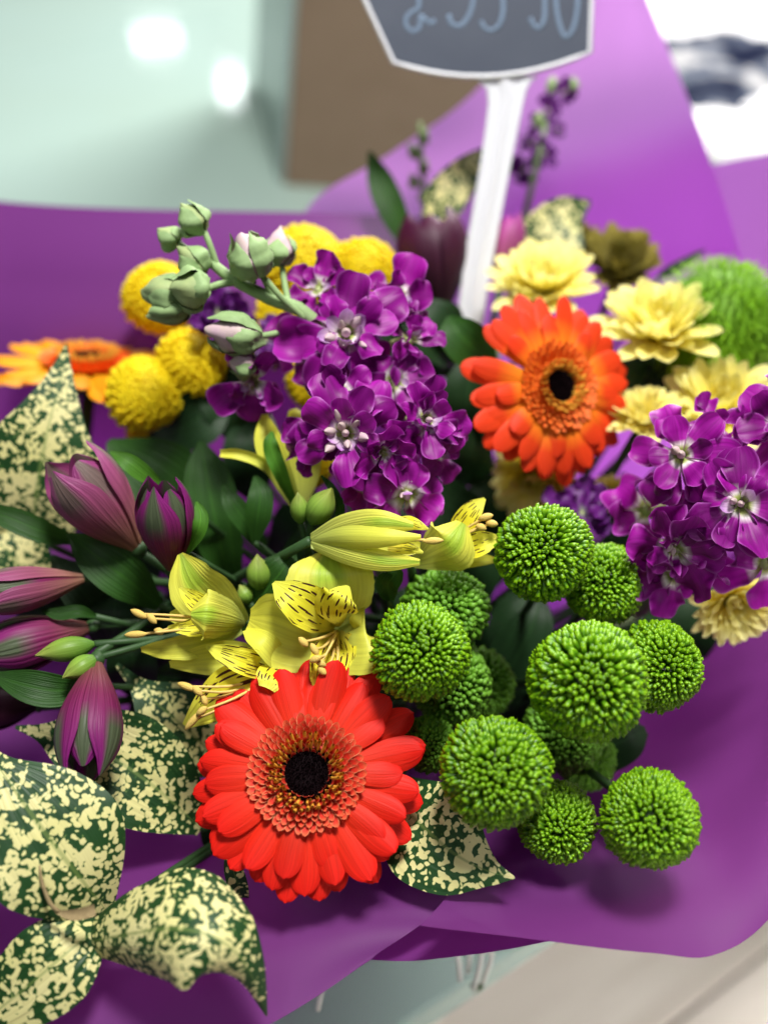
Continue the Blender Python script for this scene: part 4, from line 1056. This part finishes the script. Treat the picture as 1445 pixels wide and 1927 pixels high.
def bprof(t): return (0.16 + 0.84 * math.sin(min(1, t / 0.62) * 1.57)**1.1) * (1 if t < .62 else 1 - 0.5 * ((t - .62) / .38)**2)
def violet_bud(base, tip, rpx, label, mats, seed, open_=0.0, rot=0.0, group='violet alstroemeria buds', span=2.5):
    b_, t_ = P(*base), P(*tip); R = rpx * PX(base[2])
    t = thing('alstroemeria', b_, label, 'flower', group)
    for k in range(3):
        v, f, u = bud_tepal(b_, b_ + (t_ - b_) * 0.93, R * .86, bprof, rot + 1.05 + k * 2.094, span, open_ * .6, 0, tipw=.3); world_obj('inner_tepal', v, f, M[mats[1]], t, u)
    for k in range(3):
        v, f, u = bud_tepal(b_, t_, R, bprof, rot + k * 2.094, span * .74, open_ * (1 + .4 * (k - 1)), 0.03, tipw=.12); world_obj('outer_tepal', v, f, M[mats[0]], t, u)
    v, f, u = ovoid(b_ - (t_ - b_) * .10, b_ + (t_ - b_) * .06, R * .26, lambda q: math.sin(math.pi * (q * .8 + .1))); world_obj('ovary', v, f, M['stem'], t, u)
    stem_to_bind(t, b_ - (t_ - b_) * .08, -(t_ - b_) * .3 / np.linalg.norm(t_ - b_) + unit(BIND - b_) * .7, .0018)
    return t
violet_bud((258, 1030, .458), (115, 862, .44), 66, 'dusky pink violet alstroemeria opening beside the tall spotted leaf', ('violet_pale', 'violet_pale'), 1, .22, 0.3)
violet_bud((325, 1072, .446), (300, 902, .428), 54, 'closed violet alstroemeria bud with green tips beside a small green leaf', ('violet_tepal', 'violet_tepal'), 2, .02, 1.25)
violet_bud((182, 1246, .432), (160, 1468, .408), 60, 'drooping violet alstroemeria bud above the big spotted leaf', ('violet_tepal', 'violet_tepal'), 3, .03, 0.5)
violet_bud((160, 1088, .456), (-60, 1128, .432), 42, 'pink violet alstroemeria lying sideways above another bud', ('violet_pale', 'violet_tepal'), 4, .08, 0.0)
violet_bud((170, 1180, .456), (-50, 1238, .442), 52, 'dark violet alstroemeria lying sideways behind small green buds', ('violet_tepal', 'violet_tepal'), 5, .06, 0.8)
violet_bud((70, 1330, .47), (-60, 1330, .46), 44, 'shaded violet alstroemeria under the pointed green leaf', ('maroon', 'maroon'), 6, .06, 0.8)
violet_bud((835, 585, .575), (800, 400, .575), 66, 'dark maroon alstroemeria behind the purple stock, left of the white sign stem', ('maroon', 'maroon'), 7, .16, 0.4)
violet_bud((940, 540, .585), (962, 400, .585), 34, 'slim pinkish alstroemeria bud right behind the white sign stem', ('pink', 'pink'), 8, .03, 0.4)

def green_bud(base, tip, rpx, label):
    b_, t_ = P(*base), P(*tip); R = rpx * PX(base[2])
    t = thing('alstroemeria_bud', b_, label, 'bud', 'small green alstroemeria buds')
    for k in range(3):
        v, f, u = bud_tepal(b_, t_, R, egg_, k * 2.094 + .5, 2.3, 0, .02 * k, 12, 9, .2); world_obj('tepal', v, f, M['budgreen'], t, u)
    v, f, u = ovoid(b_, b_ + (t_ - b_) * .97, R * .9, egg_, 10, 10); world_obj('core', v, f, M['budgreen'], t, u)
    stem_to_bind(t, b_, -(t_ - b_) * .4 / np.linalg.norm(t_ - b_) + unit(BIND - b_) * .6, .0014)
def egg_(q): return 0.2 + 0.8 * math.sin(math.pi * min(1, q)**.85) if q < .6 else max(0.02, 1.02 * math.sin(math.pi * q**.85))
M['budgreen'] = petal_mat('bud_green', [(0, (0.10, 0.24, 0.03)), (.6, (0.22, 0.36, 0.05)), (1, (0.30, 0.34, 0.07))], .42, .15, .3, 14, .8, .15)
green_bud((566, 985, .442), (560, 925, .436), 18, 'small round green bud standing beside a larger bud under the purple stock')
green_bud((585, 985, .440), (625, 918, .432), 26, 'plump green bud leaning towards the purple stock florets')
green_bud((490, 1110, .452), (484, 1042, .446), 24, 'green bud behind the open yellow alstroemeria, beside a dark leaf')
green_bud((470, 1135, .452), (450, 1100, .450), 16, 'tiny green bud between two yellow alstroemeria flowers')
green_bud((178, 1212, .436), (66, 1234, .428), 23, 'olive green bud lying above the drooping violet bud')
green_bud((184, 1238, .432), (118, 1276, .424), 21, 'pale green bud pressed against the base of the drooping violet bud')

# ------------------------------------------------------------------ plain leaves
def leaf(pts, hw, mat, label, group='green leaves', petiole=True, **k):
    v, f, u = ribbon(pts, hw, **k)
    b_ = P(*pts[0])
    t = thing('leaf', b_, label, 'leaf', group)
    world_obj('blade', v, f, M[mat], t, u)
    if petiole: stem_to_bind(t, b_, None, .0013, 'stem', 'stalk')
    return t
for row in [
    ([(300, 910, .455), (270, 890, .450), (240, 868, .448), (208, 850, .450)], [6, 17, 16, 2], 'leaf_bright', 'narrow bright green leaf pointing away from the closed violet bud', dict(cup=.3)),
    ([(352, 1040, .444), (372, 1000, .436), (378, 970, .436), (370, 944, .438)], [5, 15, 14, 2], 'leaf_bright', 'small upright green leaf hugging the closed violet bud', dict(cup=.5)),
    ([(170, 1290, .440), (110, 1300, .430), (50, 1290, .428), (-20, 1268, .432)], [8, 30, 30, 3], 'leaf', 'pointed green leaf stretching out beside the drooping violet bud', dict(cup=.2)),
    ([(300, 1140, .468), (240, 1090, .458), (180, 1045, .456), (130, 1005, .460)], [10, 42, 38, 4], 'leaf', 'broad dark green leaf below the dusky violet alstroemeria', dict(cup=.2)),
    ([(150, 1020, .470), (80, 1000, .462), (20, 975, .460), (-60, 950, .462)], [6, 22, 22, 4], 'leaf', 'long green leaf lying across the lower spotted leaf', dict(cup=.3)),
    ([(180, 1160, .452), (150, 1150, .448), (110, 1155, .446), (80, 1148, .448)], [4, 12, 12, 2], 'leaf', 'small green leaf over the sideways violet alstroemeria', dict(cup=.3)),
    ([(440, 1120, .500), (410, 1000, .490), (390, 900, .490), (378, 830, .494)], [14, 46, 44, 5], 'leaf', 'tall dark green leaf standing behind the closed violet bud', dict(cup=.25)),
    ([(420, 1050, .52), (340, 950, .508), (270, 890, .504), (205, 830, .510)], [20, 80, 80, 6], 'leaf', 'wide dark green leaf below the yellow button flowers', dict(cup=.15)),
    ([(500, 1040, .48), (470, 990, .474), (440, 950, .472), (420, 915, .474)], [6, 20, 20, 3], 'leaf', 'dim green leaf beside the green buds under the stock', dict(cup=.3)),
    ([(480, 1020, .468), (486, 970, .462), (490, 930, .462), (480, 895, .466)], [6, 24, 22, 3], 'leaf', 'upright green leaf between the violet bud and the green buds', dict(cup=.3)),
    ([(455, 1190, .458), (495, 1120, .450), (530, 1075, .446), (556, 1036, .450)], [10, 36, 34, 3], 'leaf', 'dark green leaf rising to the left of the open yellow alstroemeria', dict(cup=.2, tilt=-15)),
    ([(735, 1130, .440), (730, 1100, .430), (742, 1080, .428), (725, 1060, .430)], [5, 22, 17, 3], 'leaf', 'small folded green leaf above the sharp pompom beside the gerbera', dict(cup=.6, ripple=.2)),
    ([(720, 1110, .452), (690, 1095, .448), (660, 1085, .450)], [4, 16, 14, 2], 'leaf_dark', 'small dark leaf under the half closed alstroemeria', dict(cup=.3)),
    ([(930, 690, .520), (890, 655, .505), (860, 625, .502), (845, 595, .506)], [8, 40, 36, 5], 'leaf', 'rounded green leaf at the foot of the white sign stem', dict(cup=.35)),
    ([(770, 470, .600), (740, 400, .598), (715, 340, .600), (695, 285, .606)], [10, 26, 24, 3], 'leaf', 'blurred pointed green leaf standing before the purple wrap', dict(cup=.2)),
    ([(700, 1330, .440), (730, 1305, .430), (760, 1300, .428)], [6, 20, 16, 4], 'leaf_dark', 'dark leaf edge between the red gerbera and the pompom', dict(cup=.2)),
    ([(1050, 1440, .49), (1120, 1420, .48), (1180, 1390, .475), (1215, 1375, .478)], [10, 40, 40, 8], 'leaf_dark', 'dark rounded leaf deep under the largest pompom', dict(cup=.2)),
    ([(930, 1340, .53), (960, 1260, .515), (1000, 1180, .51), (1020, 1120, .515)], [16, 50, 44, 5], 'leaf_dark', 'dark leaf in the hollow between the pompoms', dict(cup=.25)),
    ([(1240, 520, .60), (1280, 500, .60), (1325, 470, .602)], [6, 12, 9, 2], 'leaf_dark', 'thin dark leaf tip above the fuzzy green ball', dict(cup=.2)),
    ([(540, 1130, .49), (560, 1060, .48), (590, 1010, .478), (640, 960, .484)], [10, 34, 30, 4], 'leaf_dark', 'dark leaf behind the small green buds', dict(cup=.2)),
    ([(630, 1000, .452), (640, 960, .446), (625, 920, .444), (605, 895, .446)], [4, 9, 8, 2], 'leaf', 'thin twisted leaf hanging from the stock florets', dict(cup=.4)),
]:
    leaf(*row[:4], **row[4], seed=len(row[3]))

# dark filler leaves added to darken the gaps between stems, one per spot
spots = [(560, 1000, 'behind the two small green buds'), (470, 870, 'behind the curled strip of yellow tepal'), (350, 800, 'under the twin yellow button flowers'),
    (620, 1080, 'behind the crest of the open yellow alstroemeria'), (700, 1000, 'behind the half closed yellow alstroemeria'), (880, 860, 'between the purple stock and the hanging cream chrysanthemum'),
    (860, 960, 'behind the lowest purple stock floret'), (900, 1080, 'under the sideways opening yellow alstroemeria'), (960, 1200, 'in the dark gap amid the pompoms'), (940, 960, 'above the topmost pompom'),
    (1010, 1010, 'hidden behind the topmost pompom'), (1180, 1000, 'behind the right purple stock, near its left petals'), (880, 760, 'left of the orange gerbera petals'), (820, 620, 'just left of the foot of the sign stem'),
    (780, 650, 'right of the topmost purple stock floret'), (440, 760, 'under the lower left stock petals'), (230, 1150, 'behind the stamens of the sideways alstroemeria'), (330, 1230, 'under the lower tepal of the sideways alstroemeria'),
    (420, 1400, 'hidden behind the left petals of the red gerbera'), (300, 1300, 'over the deep shaded spotted leaf'), (260, 1060, 'below the dusky violet alstroemeria base'), (1150, 720, 'behind the right petals of the orange gerbera'),
    (1250, 730, 'under the full cream chrysanthemum'), (1000, 1350, 'behind the large pompom above the spotted leaf'), (880, 1180, 'behind the sharp pompom'), (1180, 1180, 'behind the pompom below the right stock'),
    (1300, 1180, 'left of the golden hanging chrysanthemum'), (740, 1180, 'under the small folded leaf'), (440, 1560, 'under the lower left petals of the red gerbera'), (520, 1620, 'below the red gerbera head'),
    (90, 1180, 'behind the sideways violet buds'), (380, 1130, 'behind the upper tepal of the sideways alstroemeria'), (215, 1180, 'beside the small olive bud'), (290, 1190, 'between the violet buds and yellow stamens'),
    (250, 1250, 'right of the drooping violet bud base'), (345, 1180, 'behind the sideways yellow alstroemeria'), (170, 1130, 'above the dark sideways violet bud')]
for i, (px, py, where) in enumerate(spots):
    rs = random.Random(900 + i); a = rs.uniform(-2.6, -0.5); L = rs.uniform(120, 190); d = 0.535 + rs.uniform(-.012, .02)
    if py > 1500: d = 0.47
    if i >= 32: d = 0.478
    p0 = (px - math.cos(a) * L * .5, py - math.sin(a) * L * .5, d + .02); p3 = (px + math.cos(a) * L * .6, py + math.sin(a) * L * .6, d + .004)
    mid = ((p0[0] * 2 + p3[0]) / 3, (p0[1] * 2 + p3[1]) / 3, d); mid2 = ((p0[0] + p3[0] * 2) / 3, (p0[1] + p3[1] * 2) / 3, d - .004)
    leaf([p0, mid, mid2, p3], [10, rs.uniform(40, 60), rs.uniform(36, 52), 4], 'leaf_dark', 'dark filler leaf ' + where, 'dark filler leaves', cup=rs.uniform(.1, .4), tilt=rs.uniform(-30, 30), seed=i, n=12, m=7)

# ------------------------------------------------------------------ spotted leaves
def sleaf(pts, hw, label, **k):
    n = k.pop('n', 34); m = k.pop('m', 21)
    v, f, u = ribbon(pts, hw, n=n, m=m, **k); b_ = P(*pts[0])
    t = thing('spotted_leaf', b_, label, 'leaf', 'cream spotted leaves')
    world_obj('blade', v, f, M['spotleaf'], t, u)
    stem_to_bind(t, b_, None, .0016, 'stem', 'stalk')
    return t
sleaf([(205, 1718, .400), (150, 1650, .390), (80, 1560, .388), (10, 1460, .392), (-40, 1390, .398)], [12, 95, 135, 110, 30, 4], 'large round spotted leaf carrying a dry husk, under the drooping violet bud', cup=-.10, fold=.05, ripple=.03)
sleaf([(160, 1775, .394), (245, 1758, .376), (330, 1748, .366), (412, 1768, .364), (466, 1822, .369), (502, 1912, .380)], [34, 90, 124, 126, 86, 36, 2], 'folded spotted leaf with drooping pointed tip in front of the red gerbera', cup=-.38, fold=-.04, ripple=.03, low=.72, tilt=[0, -10, -16, -10, 0])
sleaf([(200, 1735, .398), (130, 1790, .386), (60, 1850, .384), (-40, 1930, .388), (-110, 1985, .394)], [12, 68, 86, 70, 30, 3], 'spotted leaf hanging over the wrap below the large round spotted leaf', cup=-.12, fold=.04)
sleaf([(380, 1560, .452), (290, 1480, .444), (200, 1420, .442), (100, 1385, .446), (30, 1368, .452)], [14, 80, 100, 70, 20, 3], 'shaded spotted leaf lying behind the drooping violet bud', cup=.12, fold=.08)
sleaf([(420, 1440, .462), (360, 1380, .456), (280, 1310, .456), (220, 1250, .462)], [30, 80, 70, 20, 4], 'shaded spotted leaf deep beside the stamens of the half hidden alstroemeria', cup=.1, fold=.05)
sleaf([(740, 1500, .430), (800, 1560, .415), (860, 1610, .407), (920, 1640, .402), (968, 1652, .398)], [50, 100, 82, 30, 2], 'pointed spotted leaf sticking out from under the red gerbera', cup=-.06, fold=.04, tilt=6)
sleaf([(60, 1010, .500), (70, 920, .490), (88, 820, .486), (110, 730, .490), (126, 648, .498)], [60, 112, 112, 62, 26, 2], 'upright triangular spotted leaf in front of the amber gerbera', cup=.08, fold=.06)
sleaf([(90, 1110, .505), (40, 1070, .496), (0, 1020, .494), (-50, 960, .498)], [30, 60, 60, 20, 4], 'yellowish spotted leaf low behind the dusky violet alstroemeria', cup=.08)
sleaf([(455, 1720, .440), (452, 1680, .424), (440, 1640, .420), (430, 1600, .424)], [6, 16, 18, 6], 'small dark spotted leaf under the lower petals of the red gerbera', cup=.3)
sleaf([(800, 430, .600), (840, 370, .598), (880, 320, .600), (910, 280, .606)], [10, 38, 36, 24, 4], 'blurred spotted leaf just left of the sign stem', cup=.15)
sleaf([(1010, 540, .605), (1030, 470, .600), (1060, 410, .602), (1110, 378, .610)], [20, 62, 58, 34, 3], 'blurred spotted leaf just right of the sign stem, before the wrap', cup=.12)

def husk():
    c = P(125, 1700, .384)
    t = thing('dry_husk', c, 'thin tan dry husk lying on the large round spotted leaf', 'husk')
    v, f, u = tube([P(75, 1628, .3835), P(80, 1660, .3825), P(95, 1700, .382), (P(112, 1716, .3825))], [.0003, .0006, .0008, .0008], 10, 5); world_obj('stalk', v, f, M['husk'], t, u)
    v, f, u = ribbon([(106, 1716, .3825), (140, 1722, .381), (180, 1712, .3815)], [3, 10, 11], n=10, m=7, cup=.4, seed=3); world_obj('scale', v, f, M['husk'], t, u)
husk()

# ------------------------------------------------------------------ price sign
def sign():
    dS = .560
    white = plain_mat('white_plastic', (0.78, 0.79, 0.84), 0.3, 0.5, 40, 0.04, 0.15)
    black = plain_mat('chalkboard', (0.040, 0.050, 0.078), 0.6, 0.3, 28, 0.25, c2=(0.075, 0.088, 0.12))
    chalk = plain_mat('chalk', (0.22, 0.30, 0.42), 0.9, 0.1, 900, 0.4)
    def D(py): return .572 - (590 - py) * 0.00003
    t = thing('price_sign', P(885, 600, D(600)), 'black chalkboard price sign with white rim on a white stem', 'sign')
    out = [(738, 120)] + [(738 + 374 * q, 120 - 20 * q + 4 * 37 * q * (1 - q)) for q in np.linspace(.08, .92, 10)] + [(1112, 100)]
    out += [(1114, 0), (1118, -150)] + [(1118 - 496 * q, -150 - 4 * 45 * q * (1 - q)) for q in np.linspace(.1, .9, 8)] + [(622, -160), (684, 0)]
    cx, cy = 905, -10
    nrm = camdir(P(cx, cy, D(cy)))
    def poly(name, pts, th, off, m):
        a_ = np.array([P(x, y, D(y)) for x, y in pts]); f_ = a_ + nrm * (off + th); b_ = a_ + nrm * off
        k = len(pts); F = [tuple(range(k)), tuple(range(2 * k - 1, k - 1, -1))] + [(i, i + k, (i + 1) % k + k, (i + 1) % k) for i in range(k)]
        return world_obj(name, np.vstack([f_, b_]), F, m, t, smooth=False)
    poly('board', out, .002, 0, black)
    inn = [(cx + (x - cx) * (1 - 5 / 220), cy + (y - cy) * (1 - 6 / 140)) for x, y in out]
    # raised rim round the board
    k = len(out); o3 = np.array([P(x, y, D(y)) for x, y in out]); i3 = np.array([P(x, y, D(y)) for x, y in inn])
    rc = (o3 + i3) / 2 + nrm * 0.0018
    loop = np.vstack([rc, rc[:1]])
    V = []; rr = .0013
    for i in range(k):
        tg = unit(rc[(i + 1) % k] - rc[i - 1]); s = np.cross(nrm, tg)
        for j in range(8):
            an = 6.2832 * j / 8; V.append(rc[i] + rr * (math.cos(an) * s + math.sin(an) * nrm))
    F = []
    for i in range(k):
        for j in range(8): F.append((i * 8 + j, i * 8 + (j + 1) % 8, ((i + 1) % k) * 8 + (j + 1) % 8, ((i + 1) % k) * 8 + j))
    world_obj('rim', V, F, white, t)
    # stem with a raised centre rib and flared top
    st = [(948, 143, 66), (950, 152, 50), (953, 168, 38), (951, 195, 33), (944, 240, 31), (931, 316, 29), (916, 400, 28), (901, 482, 27), (885, 598, 25), (872, 680, 21), (862, 760, 12), (855, 810, 2)]
    V = []; sp = np.linspace(-1, 1, 9)
    for x, y, w in st:
        dd = D(y) + (0.0 if y < 600 else (y - 600) * 0.00005)
        for s in sp:
            V.append(P(x + w * s, y, dd) + nrm * (0.0022 * math.exp(-(s / .22)**2) + 0.0018 * math.exp(-((abs(s) - .9) / .12)**2)))
    nb = len(V)
    V = np.array(V); B = V - nrm * 0.0022
    F = grid_faces(len(st), 9) + [tuple(i + nb for i in q[::-1]) for q in grid_faces(len(st), 9)]
    for i in range(len(st) - 1):
        F.append((i * 9, (i + 1) * 9, (i + 1) * 9 + nb, i * 9 + nb)); F.append((i * 9 + 8, i * 9 + 8 + nb, (i + 1) * 9 + 8 + nb, (i + 1) * 9 + 8))
    world_obj('stem', np.vstack([V, B]), F, white, t)
    strokes = [
        [(826, -75), (808, -95), (790, -82), (787, -40), (788, 0), (787, 16), (778, 22), (766, 32), (764, 48), (776, 60), (789, 52), (792, 30), (797, 34), (810, 45), (818, 38)],
        [(768, -20), (805, -22)],
        [(842, -70), (862, -92), (884, -80), (884, -55), (866, -40), (884, -30), (890, -5), (884, 25), (868, 48), (850, 46), (844, 28)],
        [(945, -92), (908, -90), (905, -50), (930, -46), (943, -20), (946, 18), (940, 45), (925, 58), (910, 52), (905, 40)],
        [(1030, -92), (996, -90), (992, -50), (1012, -46), (1022, -20), (1024, 15), (1022, 40), (1012, 54), (1002, 46), (997, 34)],
        [(1062, -92), (1048, -50), (1045, 0), (1050, 40), (1060, 68), (1070, 66), (1080, 45), (1086, 0), (1080, -50), (1062, -92)]]
    for s in strokes:
        pts = [P(x, y, D(y)) + nrm * 0.0021 for x, y in s]
        cl = crom(pts, 40); v, f, u = tube(pts, 4.6 * PX(dS), 40, 6)
        q_ = v - np.repeat(cl, 6, 0); v = v - np.outer(q_ @ nrm * 0.85, nrm)   # flat chalk line; c_ = v.mean(0)
        
        world_obj('chalk_stroke', v, f, chalk, t, u)
sign()

# ------------------------------------------------------------------ raffia ends below the wrap
def raffia():
    m_ = plain_mat('white_raffia', (0.80, 0.80, 0.76), 0.6, 0.3, 300, 0.15)
    t = thing('raffia_tie', BIND, 'loose white raffia ends hanging below the purple wrap', 'raffia')
    for pts in [[(800, 1500, .60), (850, 1740, .52), (862, 1800, .515), (866, 1845, .53)], [(810, 1500, .60), (900, 1760, .515), (925, 1790, .51), (908, 1850, .53)],
                [(800, 1500, .60), (900, 1740, .52), (905, 1800, .51), (892, 1862, .53)], [(790, 1500, .60), (880, 1745, .52), (884, 1790, .512), (880, 1830, .53)],
                [(760, 1500, .60), (620, 1800, .49), (604, 1868, .48), (598, 1900, .485)]]:
        v, f, u = tube([BIND + np.array([0, -.02, 0])] + [P(*q) for q in pts], [.0011, .0012, .0013, .0013, .0011], 24, 6); world_obj('strand', v, f, m_, t, u)
    b = P(897, 1856, .535)
    v, f, u = ribbon([(884, 1852, .532), (897, 1858, .531), (910, 1852, .532)], [2, 8, 2], n=8, m=5, cup=.3)
    o = world_obj('leaf_scrap', v, f, M['leaf'], None, u); tag(o, 'tiny green leaf scrap caught on the white raffia ends', 'leaf scrap')
raffia()
